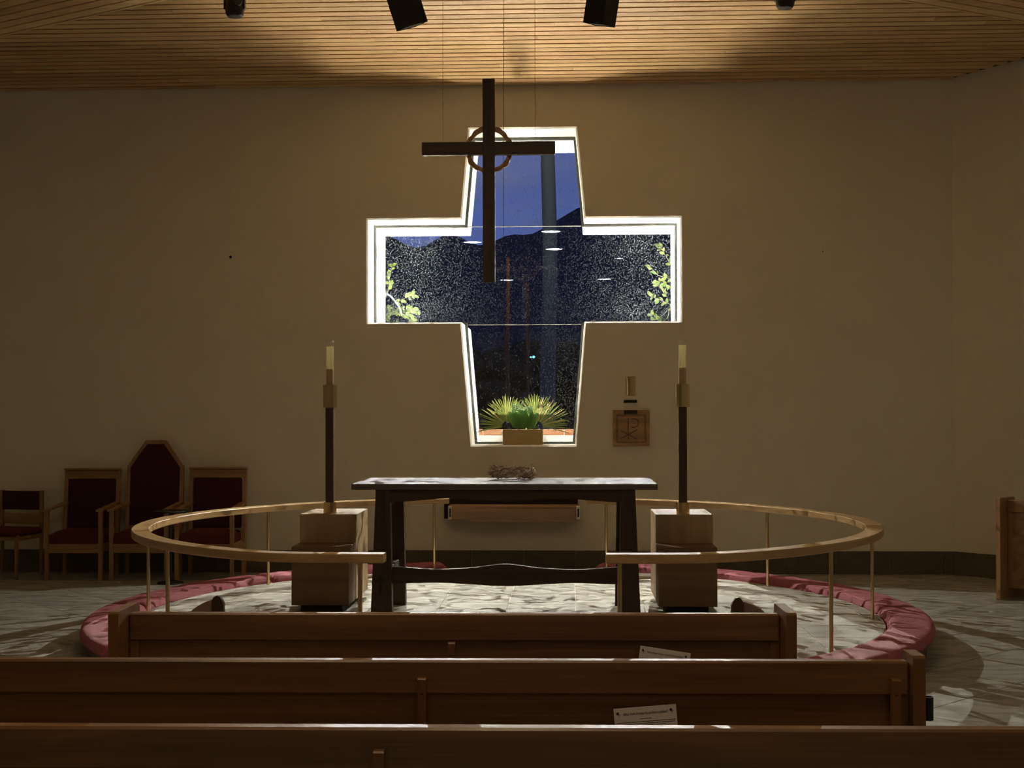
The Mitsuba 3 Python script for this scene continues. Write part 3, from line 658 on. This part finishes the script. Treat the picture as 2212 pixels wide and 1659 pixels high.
# disc lamps over the pews, seen only as reflections in the glass; the aisle two are added fill
PENDANT = {(-1.69, 3.82): 'round pendant lamp reflected in the glass just left of the hanging cross', (-0.285, 5.15): 'round pendant lamp reflected highest in the middle pane of the window',
           (-0.256, 2.72): 'round pendant lamp reflected in the glass just below the highest reflection', (-1.395, -3.07): 'round pendant lamp reflected in the glass by the foot of the hanging cross',
           (0.817, -3.0): 'round pendant lamp reflected low in the right arm of the window', (0.997, 1.14): 'small white pendant lamp reflected in the right arm of the window',
           (5.3, 5.2): 'added fill lamp out of view over the right aisle, nearer the altar',
           (4.7, -4.5): 'added fill lamp out of view over the right aisle at the rear of the church'}
for x_, y_, w in ((-1.69, 3.82, 1), (-0.285, 5.15, 1), (-0.256, 2.72, 1), (-1.395, -3.07, 1), (0.817, -3.0, 1), (0.997, 1.14, 0), (5.3, 5.2, 2), (4.7, -4.5, 2)):
    k = thing('offscreen_pendant', PENDANT[(x_, y_)], 'lamp', 'pendant lamps over the pews')
    r = (0.09, 0.165, 0.20)[w]
    part(k, 'shade', lathe([(r, 0), (r + .01, .004), (r * .8, .06), (.03, .09), (0, .09)], 28, (x_, y_, 4.6)), 'm_black_soft', smooth=35)
    disc = trimesh.Trimesh([[x_, y_, 4.602]] + [[x_ + r * .97 * math.cos(a), y_ + r * .97 * math.sin(a), 4.602] for a in np.linspace(0, 2 * math.pi, 24, endpoint=False)], [[0, (j + 1) % 24 + 1, j + 1] for j in range(24)], process=False)
    d = mikit.ply(disc, 'm_white_rim', smooth=False); d['emitter'] = {'type': 'area', 'radiance': rgb(*([70, 70, 66], ROOM_LAMP, SIDE_FILL)[w])}
    part(k, 'diffuser', d, None)
    part(k, 'stem', tube([[x_, y_, 4.68], [x_, y_, 5.2], [x_, y_, ceil_z(y_) + .005]], .008, 8), 'm_black', smooth=30)

# ------------------------------------------------------------------ flowers on the window sill
pl = thing('brass_planter', 'brushed brass rectangular planter on the window sill', 'planter')
bx = sbox(-0.657, 13.43, -0.256, 13.60)
part(pl, 'trough', cat([extrude_z(bx.difference(bx.buffer(-.004, join_style='mitre')), 1.268, 1.418), box(-0.656, -0.257, 13.431, 13.599, 1.268, 1.274, 0)]), 'm_brass_dull', smooth=False)
part(pl, 'soil', box(-0.652, -0.261, 13.435, 13.595, 1.274, 1.395, 0), 'm_soil', smooth=False)
M['m_brass_dull'] = principled(mikit.proc(lambda p, n, uv: mix([.36, .25, .09], [.56, .42, .18], fbm(p.x * 6, p.y * 6, p.z * 9, 3))), 0.4, 0.5, metallic=0.35)
pa = thing('palm_arrangement', 'arrangement of palm fans and ferns in the brass planter on the sill', 'plant')
frs = np.random.default_rng(11)
def leaflet(p0, d, L, w, nrm, bend, tip=.1):
    side = np.cross(d, nrm); side /= np.linalg.norm(side) + 1e-9
    pts = [p0 + d * L * t + np.array([0, 0, -bend]) * t * t for t in (0, .4, .8, 1)]; ws = (w * .55, w, w * .95, w * tip)
    v, f = [], []
    for q, ww in zip(pts, ws): v += [q - side * ww / 2, q + nrm * ww * .25, q + side * ww / 2]
    for i in range(3):
        for j in (0, 1):
            a = i * 3 + j; f += [[a, a + 1, a + 4], [a, a + 4, a + 3]]
    return v, f
def join(list_vf):
    V, Fc = [], []
    for v, f in list_vf:
        b = len(V); V += list(v); Fc += [[i + b for i in t] for t in f]
    return trimesh.Trimesh(np.array(V), Fc, process=False)
def fan(base, hub, a0, a1, n, L, mat, tilt):
    k = part(pa, 'palm_fan_stem', tube([base, (np.array(base) + hub) / 2 + [0, 0, .01], hub], [.006, .005, .004], 6), 'm_frond_pale', smooth=True)
    for a in np.linspace(a0, a1, n):
        a_ = math.radians(a); ll = L * frs.uniform(.88, 1.05)
        d = np.array([math.cos(a_), tilt * frs.uniform(.6, 1.2), math.sin(a_)]); d /= np.linalg.norm(d)
        v, f = leaflet(np.array(hub) + d * .05, d, ll - .05, .0085, np.array([0, -1, 0.05]), frs.uniform(-.01, .035), .6)
        part(k, 'blade', join([(v, f)]), mat if frs.random() > .08 else 'm_frond_dry', smooth=False)
fan((-.54, 13.53, 1.38), (-.62, 13.54, 1.45), 50, 190, 36, .305, 'm_frond_pale', -.10)
fan((-.38, 13.53, 1.38), (-.31, 13.54, 1.45), -8, 130, 36, .325, 'm_frond_pale', -.12)
fan((-.47, 13.55, 1.39), (-.62, 13.60, 1.53), 60, 150, 14, .25, 'm_frond_pale', .05)
fan((-.42, 13.55, 1.39), (-.33, 13.60, 1.53), 40, 118, 14, .25, 'm_frond_pale', .05)
for (bx_, tx, tz, mat, yy) in ((-.49, -.525, 1.66, 'm_fern', 13.50), (-.42, -.40, 1.64, 'm_fern', 13.485), (-.455, -.455, 1.60, 'm_leaf_dark', 13.47), (-.49, -.56, 1.58, 'm_leaf_dark', 13.48), (-.40, -.345, 1.57, 'm_leaf_dark', 13.48)):
    p0, p1 = np.array([bx_, yy + .03, 1.39]), np.array([tx, yy - .02, tz])
    k = part(pa, 'fern_stem', tube([p0, (p0 + p1) / 2 + [0, -.01, .01], p1], [.003, .0025, .001], 5), 'm_leaf_dark', smooth=True)
    lv = []
    for t in np.linspace(.18, 1, 17):
        c = p0 + (p1 - p0) * t
        for s in (-1, 1):
            d = (p1 - p0) / np.linalg.norm(p1 - p0) * .55 + np.array([s * .85, -.15, 0]); d /= np.linalg.norm(d)
            lv.append(leaflet(c, d, .075 * (1.05 - .6 * abs(t - .45)), .011, np.array([0, -1, .2]), .012))
    part(k, 'pinna', join(lv), mat, smooth=False, kind='stuff', label='small leaflets of the fern')

# ------------------------------------------------------------------ chairs against the wall
def arm_chair(cx, yf, rz, w, back_top, style, lab):
    k = thing('armchair', lab, 'chair')
    D = 0.50
    def put(m): return xf(m, rz, (cx, yf, 0))
    h = w / 2; t = 0.036
    for s in (-1, 1):
        x0, x1 = sorted((s * h, s * (h - t)))
        part(k, 'leg', put(frustum((x0, x1, 0.004, t), (x0, x1, 0, t + .004), 0, 0.66)), 'm_oak_z', smooth=False)
        bt = back_top - (0.0 if style != 'throne' else .26)
        part(k, 'leg', put(hull([[x, y, z] for x in (x0, x1) for y, z in ((D - .04, 0), (D, 0), (D + .03, bt), (D + .065, bt), (D - .035, .45), (D + .004, .45))])), 'm_oak_z', smooth=False, label='rear leg running up into the back')
        part(k, 'armrest', put(hull([[x, y, z] for x in (s * (h + .008), s * (h - t - .012)) for y, z in ((-.03, .655), (-.03, .675), (D + .02, .70), (D + .02, .72))])), 'm_oak_x', smooth=False)
        part(k, 'side_rail', put(box(x0 + .006, x1 - .006, t, D - .03, .262, .345, .003)), 'm_oak_x', smooth=False)
    part(k, 'front_rail', put(box(-h + t, h - t, .006, .03, .259, .347, .003)), 'm_oak_x', smooth=False)
    part(k, 'back_rail', put(box(-h + t, h - t, D - .03, D - .006, .27, .34, .003)), 'm_oak_x', smooth=False)
    xs, ys = np.meshgrid(np.linspace(-1, 1, 13), np.linspace(-1, 1, 13)); 
    top = 0.43 + 0.045 * np.sqrt(np.clip((1 - np.abs(xs) ** 4) * (1 - np.abs(ys) ** 4), 0, 1)); P = []
    P = np.vstack([np.stack([xs.ravel() * (h - t - .004), D / 2 - .01 + ys.ravel() * (D / 2 - .03), top.ravel()], -1), [[sx * (h - t - .004), D / 2 - .01 + sy * (D / 2 - .03), .348] for sx in (-1, 1) for sy in (-1, 1)]])
    part(k, 'seat_cushion', put(hull(P)), 'm_seat_red', smooth=40, label='dark red seat cushion')
    yb = D + .01
    lean = lambda m: m.apply_transform(np.array([[1, 0, 0, 0], [0, 1, .055, -.025], [0, 0, 1, 0], [0, 0, 0, 1.0]]))
    if style == 'throne':
        out = Polygon([(-h, .45), (-h, back_top - .256), (-.10, back_top), (.10, back_top), (h, back_top - .256), (h, .45)])
        inn = out.buffer(-.036, join_style='mitre')
        part(k, 'back_frame', put(lean(extrude_y(out.difference(inn), yb - .018, yb + .022))), 'm_oak_z', smooth=False, label='frame with a tapering pointed top')
        part(k, 'back_cushion', put(lean(extrude_y(inn.buffer(-.002), yb - .03, yb + .012))), 'm_back_red', smooth=False, label='tall dark red back panel')
    else:
        part(k, 'crest_rail', put(lean(box(-h + .003, h - .003, yb - .02, yb + .02, back_top - .10, back_top - .022, .004))), 'm_oak_x', smooth=False)
        part(k, 'cap', put(lean(box(-h - .006, h + .006, yb - .032, yb + .03, back_top - .022, back_top, .005))), 'm_oak_x', smooth=False)
        part(k, 'back_cushion', put(lean(box(-h + t + .008, h - t - .008, yb - .028, yb + .01, .46, back_top - .104, .012))), 'm_back_red', smooth=False, label='dark red back panel')
    return k
arm_chair(-4.712, 12.60, 0.0, .555, 1.046, 'square', 'oak armchair with square red back, left of the tall pointed chair')
arm_chair(-4.090, 12.62, 0.0, .565, 1.322, 'throne', 'tall oak armchair with pointed red back against the left wall')
arm_chair(-3.460, 12.62, 0.0, .565, 1.055, 'square', 'oak armchair with square red back, right of the tall pointed chair')
k = thing('side_chair', 'low-backed wooden chair with red seat, cut off by the left edge', 'chair')
def putc(m): return xf(m, -0.22, (-5.50, 12.68, 0))
for x0, y0, zt_ in ((-.24, 0, .45), (.205, 0, .45), (-.24, .40, .83), (.205, .40, .83)):
    part(k, 'leg', putc(frustum((x0 + .006, x0 + .029, y0 + .006, y0 + .029), (x0, x0 + .035, y0, y0 + .035), 0, zt_)), 'm_oak_z', smooth=False)
part(k, 'seat_frame', putc(box(-.235, .235, .01, .42, .37, .41, .004)), 'm_oak_x', smooth=False)
part(k, 'seat_cushion', putc(box(-.245, .245, -.02, .41, .41, .475, .022)), 'm_seat_red', smooth=40, label='red seat cushion')
part(k, 'back_cushion', putc(box(-.215, .215, .395, .42, .64, .825, .01)), 'm_back_red', smooth=40, label='dark red back pad')
part(k, 'back_slat', putc(box(-.205, .205, .41, .428, .50, .605, .004)), 'm_oak_x', smooth=False)
k = thing('side_table', 'small black round table between the pointed chair and its right neighbour', 'table')
part(k, 'tabletop', lathe([(0, 0), (.155, 0), (.163, .008), (.155, .016), (0, .016)], 32, (-3.72, 12.42, .665)), 'm_black', smooth=30)
part(k, 'pedestal', lathe([(0, 0), (.016, 0), (.013, .3), (.016, .635), (0, .635)], 14, (-3.72, 12.42, .03)), 'm_black', smooth=30)
part(k, 'foot', lathe([(0, 0), (.12, 0), (.12, .012), (.03, .03), (0, .032)], 28, (-3.72, 12.42, 0)), 'm_black', smooth=30)

# ------------------------------------------------------------------ pews
def pew(x0, x1, yb, rz, lab, supports, ends=(True, True), back=.12, fore=.14, oak=False, low=0.40, support_top=0.79, top=0.84, pivot=None):
    k = thing('pew', lab, 'pew', None)
    px_, pz_ = ('m_oak_x', 'm_oak_z') if oak else ('m_pew_shaded_x', 'm_pew_shaded_z')
    pv = np.array(pivot if pivot else ((x0 + x1) / 2, yb))
    def put(m):
        m = m.copy(); m.apply_translation((-pv[0], -pv[1], 0)); return xf(m, rz, (pv[0], pv[1], 0))
    part(k, 'top_rail', put(box(x0, x1, yb, yb + .046, top - .104, top, .006)), px_, smooth=False, label='upper back board')
    part(k, 'back_panel', put(box(x0 + .0, x1, yb + .020, yb + .036, low, top - .1035, .003)), px_, smooth=False, label='lower back board')
    for s, xe in ((1, x0), (-1, x1)):
        a, b = sorted((xe, xe + s * .035)); part(k, 'stile', put(box(a, b, yb + .010, yb + .038, low, top - .1035, .002)), pz_, smooth=False)
    part(k, 'seat', put(box(x0, x1, yb + .03, yb + .46, .42, .45, .006)), px_, smooth=False)
    part(k, 'seat_apron', put(box(x0 + .02, x1 - .02, yb + .40, yb + .425, .32, .42, .003)), px_, smooth=False)
    for s, xe, on in ((-1, x0, ends[0]), (1, x1, ends[1])):
        if not on: continue
        a, b = sorted((xe + s * .003, xe + s * .041))
        side = Polygon([(yb - back, 0), (yb + .44, 0), (yb + .46, .62), (yb + .30, .64), (yb + fore + .03, .72), (yb + fore, top + .022), (yb - back, top + .022)])
        side = side.buffer(-.012).buffer(.012)
        m = trimesh.creation.extrude_polygon(side, b - a, engine='earcut'); v = m.vertices.copy()
        m.vertices = np.stack([a + v[:, 2], v[:, 0], v[:, 1]], -1); m.invert() if m.volume < 0 else None
        part(k, 'end_panel', put(m), pz_, smooth=False)
    if supports:
        part(k, 'book_rack', put(box(x0 + .06, x1 - .06, yb - .075, yb - .0, .485, .50, .003)), px_, smooth=False)
        part(k, 'rack_lip', put(box(x0 + .06, x1 - .06, yb - .085, yb - .075, .485, .56, .003)), px_, smooth=False)
        for sx in supports:
            sk = part(k, 'rack_upright', put(hull([[x, y, z] for x in (sx - .013, sx + .013) for y, z in ((yb - .03, .502), (yb - .0005, .502), (yb - .029, support_top - .004), (yb - .024, support_top), (yb - .0005, support_top))])), pz_, smooth=False)
            part(sk, 'screw', put(trimesh.creation.icosphere(1, .005).apply_scale((1, .5, 1)).apply_translation((sx, yb - .028, support_top - .045))), 'm_dark_wood', smooth=True)
    return k, put
pA, putA = pew(-1.663, 0.788, 5.045, 0.018, 'short oak pew nearest the altar ring, with both ends in view', (-0.44,), support_top=.735)
pB, putB = pew(-3.05, 1.030, 4.085, 0.018, 'oak pew in the middle row with its right end in view', (-0.447, 0.985), back=.03, fore=.09)
pC, putC = pew(-2.55, 2.15, 3.225, 0.018, 'oak pew closest to the camera, running past both edges', (-0.455,), (False, False))
pR, putR = pew(3.72, 5.25, 11.62, -math.pi / 4, 'oak pew standing at an angle by the right wall', None, low=0.09, oak=True, pivot=(3.70, 11.60))

# printed cards tucked in the racks
def emblem(s):
    return shapely.union_all([sbox(-.55 * s, .0, .1 * s, .62 * s), sbox(-.02 * s, -.75 * s, .1 * s, .3 * s), sbox(-.3 * s, -.06 * s, .55 * s, .02 * s)])
def flat_text(shape_or_mesh): return shape_or_mesh
def card(x, z_top_l, yb, tilt, w, h, lab, put):
    k = thing('printed_card', lab, 'card')
    # local: u right, v up from the top-left corner, lying just before the pew back
    def place(m, dy):
        m = m.copy(); v = m.vertices.copy(); c, s = math.cos(tilt), math.sin(tilt)
        u, vv = v[:, 0], v[:, 1]
        m.vertices = np.stack([x + u * c - vv * s, yb - .012 - dy - v[:, 2] , z_top_l + u * s + vv * c], -1)
        m.fix_normals(); return put(m)
    part(k, 'sheet', place(extrude_z(sbox(0, -h, w, 0), 0, .0012), 0), 'm_paper', smooth=False, label='pale printed sheet')
    t = meshkit.text_mesh('What does it mean to be Episcopalian?', .0072, .0006, bold=True)
    b = t.bounds; sc = (w * .72) / (b[1, 0] - b[0, 0]); t.apply_scale((sc, 1.0, 1)); t.apply_translation((w * .145, -.023, 0))
    part(k, 'heading', place(t, .0012), 'm_ink', smooth=False, label='black heading reading What does it mean to be Episcopalian?')
    for ex in (.075, .925):
        part(k, 'emblem', place(extrude_z(affinity.translate(emblem(.0115), w * ex, -.019), 0, .0006), .0012), 'm_ink', smooth=False, label='small square and cross emblem')
    for u0, u1, vv in ((.41, .60, -.036), (.035, .975, -.045), (.035, .965, -.0505), (.035, .82, -.056), (.035, .97, -.064), (.035, .9, -.070), (.035, .95, -.076)):
        part(k, 'text_line', place(extrude_z(sbox(w * u0, vv - .0009, w * u1, vv + .0009), 0, .0005), .0012), 'm_ink', smooth=False)
card(0.134, .697, 4.085, 0.083, .190, .19, 'printed card propped in the rack of the middle pew', putB)
card(0.267, .724, 5.045, -0.150, .190, .185, 'tilted printed card behind the middle pew, in the rack of the front pew', putA)

k = thing('candle_bracket', 'small black metal candle bracket on the right end of the middle pew', 'bracket')
part(k, 'socket', put_ := lathe([(.010, .004), (.017, .004), (.017, .075), (.012, .075), (.012, .01), (.010, .004)], 16, (1.105, 4.20, .643)), 'm_black', smooth=30)
part(k, 'arm', box(1.060, 1.095, 4.192, 4.208, .67, .69, .002), 'm_black', smooth=False)

# ends of the front prayer desks, peeping over the front pew
def desk_end(x, sgn, lab):
    k = thing('prayer_desk', lab, 'prayer desk', 'prayer desks before the front pew')
    y0, y1 = 5.56, 5.585
    prof = Polygon([(0, 0), (0, .800), (.006, .814), (.018, .831), (.030, .833), (.042, .826), (.050, .810), (.050, 0)])
    prof = affinity.scale(prof, -sgn if False else (1 if sgn > 0 else -1), 1, origin=(0, 0)); prof = affinity.translate(prof, x, 0)
    part(k, 'end_post', extrude_y(prof, y0, y1), 'm_dark_wood', smooth=False, label='dark post with an arched top')
    pts = [(x + sgn * u, z) for u, z in ((.030, .816), (.055, .812), (.09, .800), (.125, .780), (.155, .755), (.175, .72), (.18, .66), (.03, .66))]
    part(k, 'pad', extrude_y(Polygon(pts).buffer(-.004).buffer(.004), y1 + .001, y1 + .07), 'm_pad', smooth=40, label='padded brown arm sloping outward')
    part(k, 'base', box(min(x + sgn * .02, x + sgn * .17), max(x + sgn * .02, x + sgn * .17), y1 + .005, y1 + .065, 0, .66, .004), 'm_dark_wood', smooth=False)
M['m_cord'] = principled((.09, .05, .025), .7, .3)
M['m_pad'] = principled((.20, .13, .11), .8, .2)
desk_end(-1.442, -1, 'dark arched desk end rising behind the front pew, on the left')
desk_end(0.668, 1, 'dark arched desk end rising behind the front pew, on the right')

# ------------------------------------------------------------------ outside the window
solo('ground', hull([[x_, y_, z_] for x_ in (-150, 150) for y_ in (14.64, 260) for z_ in (-0.6, 0.9)]), 'm_soil', 'dark ground outside beyond the window', None, kind='structure', smooth=False)
xs = np.linspace(-90, 90, 181)
rz = 22.0 + 2.2 * np.exp(-((xs + 2.4) / 2.0) ** 2) * 0.6 - 2.5 * np.exp(-((xs + 19) / 6) ** 2) + 2.4 * np.exp(-((xs - 4) / 4) ** 2) + 1.2 * np.sin(xs * .23) + .6 * np.sin(xs * .9 + 1)
poly = Polygon(list(zip(xs, rz)) + [(90, 0.5), (-90, 0.5)])
solo('hill', extrude_y(poly, 150, 190), 'm_hill', 'dark wooded hill outlined against the dusk sky through the window', 'hill', smooth=False)
def trunk(x, y, z0, z1, r, mat, lab, grp=None):
    t = np.linspace(0, 1, 14); pts = np.stack([x + .02 * np.sin(t * 9 + x * 7) * r / .1, np.full(14, y), z0 + (z1 - z0) * t], -1)
    k = thing('tree', lab, 'tree', grp)
    part(k, 'trunk', tube(pts, r * (1.05 - .15 * t), 12), mat, smooth=True)
    c = trimesh.creation.icosphere(2, .45 if r < .1 else .9); v = c.vertices * (1 + .35 * (meshkit.fbm(c.vertices * 3 + x, 3, 4) - .5)[:, None]); c.vertices = v * [1.3, 1, .8]; c.apply_translation((x, y, z1 + .4))
    if r > .1: part(k, 'crown', c, 'm_hedge', smooth=False)
trunk(-0.32, 22.0, .9, 8.4, .122, 'm_trunk', 'straight grey tree trunk against the sky in the upper window')
for x_, y_, r_, w_ in ((-.90, 20, .03, 'leftmost'), (-.72, 24, .03, 'middle'), (-.45, 28.5, .045, 'rightmost')):
    trunk(x_, y_, .9, 3.9, r_, 'm_trunk_red', f'{w_} of three thin reddish tree trunks seen low through the window glass', 'thin trunks outside the window')
hk = key_for('hedge'); 
hp = [];
hrs = np.random.default_rng(4)
for i in range(60):
    c = trimesh.creation.icosphere(2, .55); c.vertices = c.vertices * (1 + .4 * (meshkit.fbm(c.vertices * 4 + i, 3, 5) - .5)[:, None]) * [1.1, .8, .9]
    c.apply_translation((hrs.uniform(-6, 5.5), hrs.uniform(32, 36), hrs.uniform(1.0, 3.0))); hp.append(c)
solo('hedge', cat(hp), 'm_hedge', 'dark unlit hedge across the garden outside the window', 'hedge', smooth=False)
for x_, z_, r_ in ((-.80, 2.86, .032), (-.865, 2.855, .022)):
    k = thing('street_light', ('tiny teal street light far off through the lower window, the brighter of two', 'fainter of two tiny teal street lights far off through the lower window')[x_ < -.83], 'light', 'far street lights')
    s = trimesh.creation.icosphere(1, r_); s.apply_translation((x_, 31, z_)); d = mikit.ply(s, 'm_white_rim', smooth=True); d['emitter'] = {'type': 'area', 'radiance': rgb(.25, 1.6, 1.7)}
    part(k, 'globe', d, None); part(k, 'pole', tube([[x_, 31, .9], [x_, 31, 2], [x_, 31, z_ - r_]], .03, 6), 'm_black')

def shrub(side, root, leaves, lab, stems):
    k = thing('shrub', lab, 'shrub')
    st = []
    for s in stems:
        s = np.array(s, float); st.append(tube(s, np.linspace(.0060, .0022, len(s)), 5))
    for s in st: part(k, 'branch', s, 'm_twig', smooth=True)
    ys = np.random.default_rng(17 + side)
    for (x_, z_, y_, a, L) in leaves:
        d = np.array([math.cos(a), ys.normal(0, .35), math.sin(a)]); d /= np.linalg.norm(d)
        nrm = np.array([ys.normal(0, .35), -1, ys.normal(.2, .35)]); nrm -= d * (nrm @ d); nrm /= np.linalg.norm(nrm)
        sd = np.cross(d, nrm); p0 = np.array([x_, y_, z_]); w = L * .30
        ring = [(0, 0), (.2, .7), (.45, 1), (.75, .72), (1, 0)]
        v = [p0 + d * L * t - nrm * .1 * L * t * t for t, _ in ring] + [p0 + d * L * t + sd * w * s + nrm * .18 * w - nrm * .1 * L * t * t for t, s in ring[1:4]] + [p0 + d * L * t - sd * w * s + nrm * .18 * w - nrm * .1 * L * t * t for t, s in ring[1:4]]
        f = [[0, 1, 5], [1, 6, 5], [1, 2, 6], [2, 7, 6], [2, 3, 7], [3, 4, 7], [0, 8, 1], [1, 8, 9], [1, 9, 2], [2, 9, 10], [2, 10, 3], [3, 10, 4]]
        part(k, 'leaf', trimesh.Trimesh(np.array(v), f, process=False), 'm_leaf' if ys.random() < .75 else 'm_leaf_dark', smooth=True)
lrs = np.random.default_rng(9)
def along(stem, n, L):
    s = np.array(stem, float); out = []
    for t in lrs.uniform(.25, 1, n):
        i = t * (len(s) - 1); a = int(min(i, len(s) - 2)); p = s[a] + (s[a + 1] - s[a]) * (i - a); dirv = s[a + 1] - s[a]
        out.append((p[0], p[2], p[1], math.atan2(dirv[2], dirv[0]) + lrs.choice([-1, 1]) * lrs.uniform(.4, 1.3), L * lrs.uniform(.75, 1.2)))
    return out
YS = 14.85
L_st = [[(-2.14, YS, .85), (-2.16, YS, 1.6), (-2.13, YS, 2.4), (-2.12, YS, 2.62), (-2.1, YS, 2.72)], [(-2.12, YS, 2.62), (-1.98, YS, 2.78), (-1.82, YS, 2.86), (-1.70, YS, 2.90)], [(-2.12, YS, 2.62), (-1.95, YS + .05, 2.74), (-1.78, YS + .03, 2.74), (-1.66, YS, 2.72)], [(-2.12, YS, 2.62), (-1.92, YS - .04, 2.72), (-1.76, YS, 2.66), (-1.72, YS, 2.60)],
        [(-2.1, YS, 2.7), (-2.0, YS, 2.95), (-1.98, YS, 3.12), (-1.95, YS, 3.24)], [(-2.1, YS, 2.4), (-1.98, YS, 2.50), (-1.90, YS, 2.56)], [(-2.1, YS, 2.4), (-2.0, YS + .04, 2.60), (-1.97, YS, 2.70)], [(-2.1, YS, 2.38), (-1.93, YS, 2.46), (-1.83, YS, 2.50)]]
lv = []
for s, n in zip(L_st, (0, 26, 24, 18, 18, 14, 12, 12)): lv += along(s, n, .062)
shrub(0, None, lv, 'leafy green shrub outside the left arm of the window', L_st)
R_st = [[(1.33, YS, .85), (1.35, YS, 1.7), (1.31, YS, 2.5), (1.30, YS, 2.95), (1.28, YS, 3.1)], [(1.30, YS, 2.95), (1.12, YS, 3.06), (.99, YS, 3.10), (.90, YS, 3.20)], [(1.28, YS, 3.1), (1.13, YS, 3.22), (1.05, YS, 3.36), (1.0, YS, 3.44)], [(1.28, YS, 2.9), (1.10, YS, 2.99), (.95, YS, 3.05)], [(1.3, YS, 2.7), (1.12, YS, 2.78), (.98, YS, 2.84), (.90, YS, 2.87)], [(1.3, YS, 2.72), (1.1, YS, 2.84), (1.02, YS, 2.96), (.97, YS, 3.0)],
        [(1.3, YS, 2.72), (1.12, YS, 2.74), (1.0, YS, 2.62), (.93, YS, 2.60)], [(1.3, YS, 2.5), (1.12, YS, 2.56), (1.0, YS, 2.50), (.90, YS, 2.51)], [(1.12, YS, 2.74), (1.10, YS, 2.64), (1.02, YS, 2.56), (.94, YS, 2.66), (.90, YS, 2.69)], [(1.3, YS, 2.45), (1.1, YS, 2.5), (1.0, YS, 2.46), (.9, YS, 2.48)]]
lv = []
for s, n in zip(R_st, (0, 13, 14, 12, 12, 11, 8, 9, 10, 9)): lv += along(s, n, .060)
shrub(1, None, lv, 'sparse bright green shrub with bare twigs outside the right arm of the window', R_st)
hz = np.array([[-2.3, 14.75, .88], [-2.28, 14.73, 1.8], [-2.2, 14.7, 2.6], [-2.12, 14.7, 2.9], [-2.06, 14.7, 2.95], [-2.02, 14.7, 2.92], [-1.94, 14.7, 2.86], [-1.86, 14.7, 2.76], [-1.83, 14.7, 2.66]])
solo('garden_hose', tube(hz, .011, 10), 'm_hose', 'curved white hose hanging outside the left arm of the window', 'hose', smooth=True)
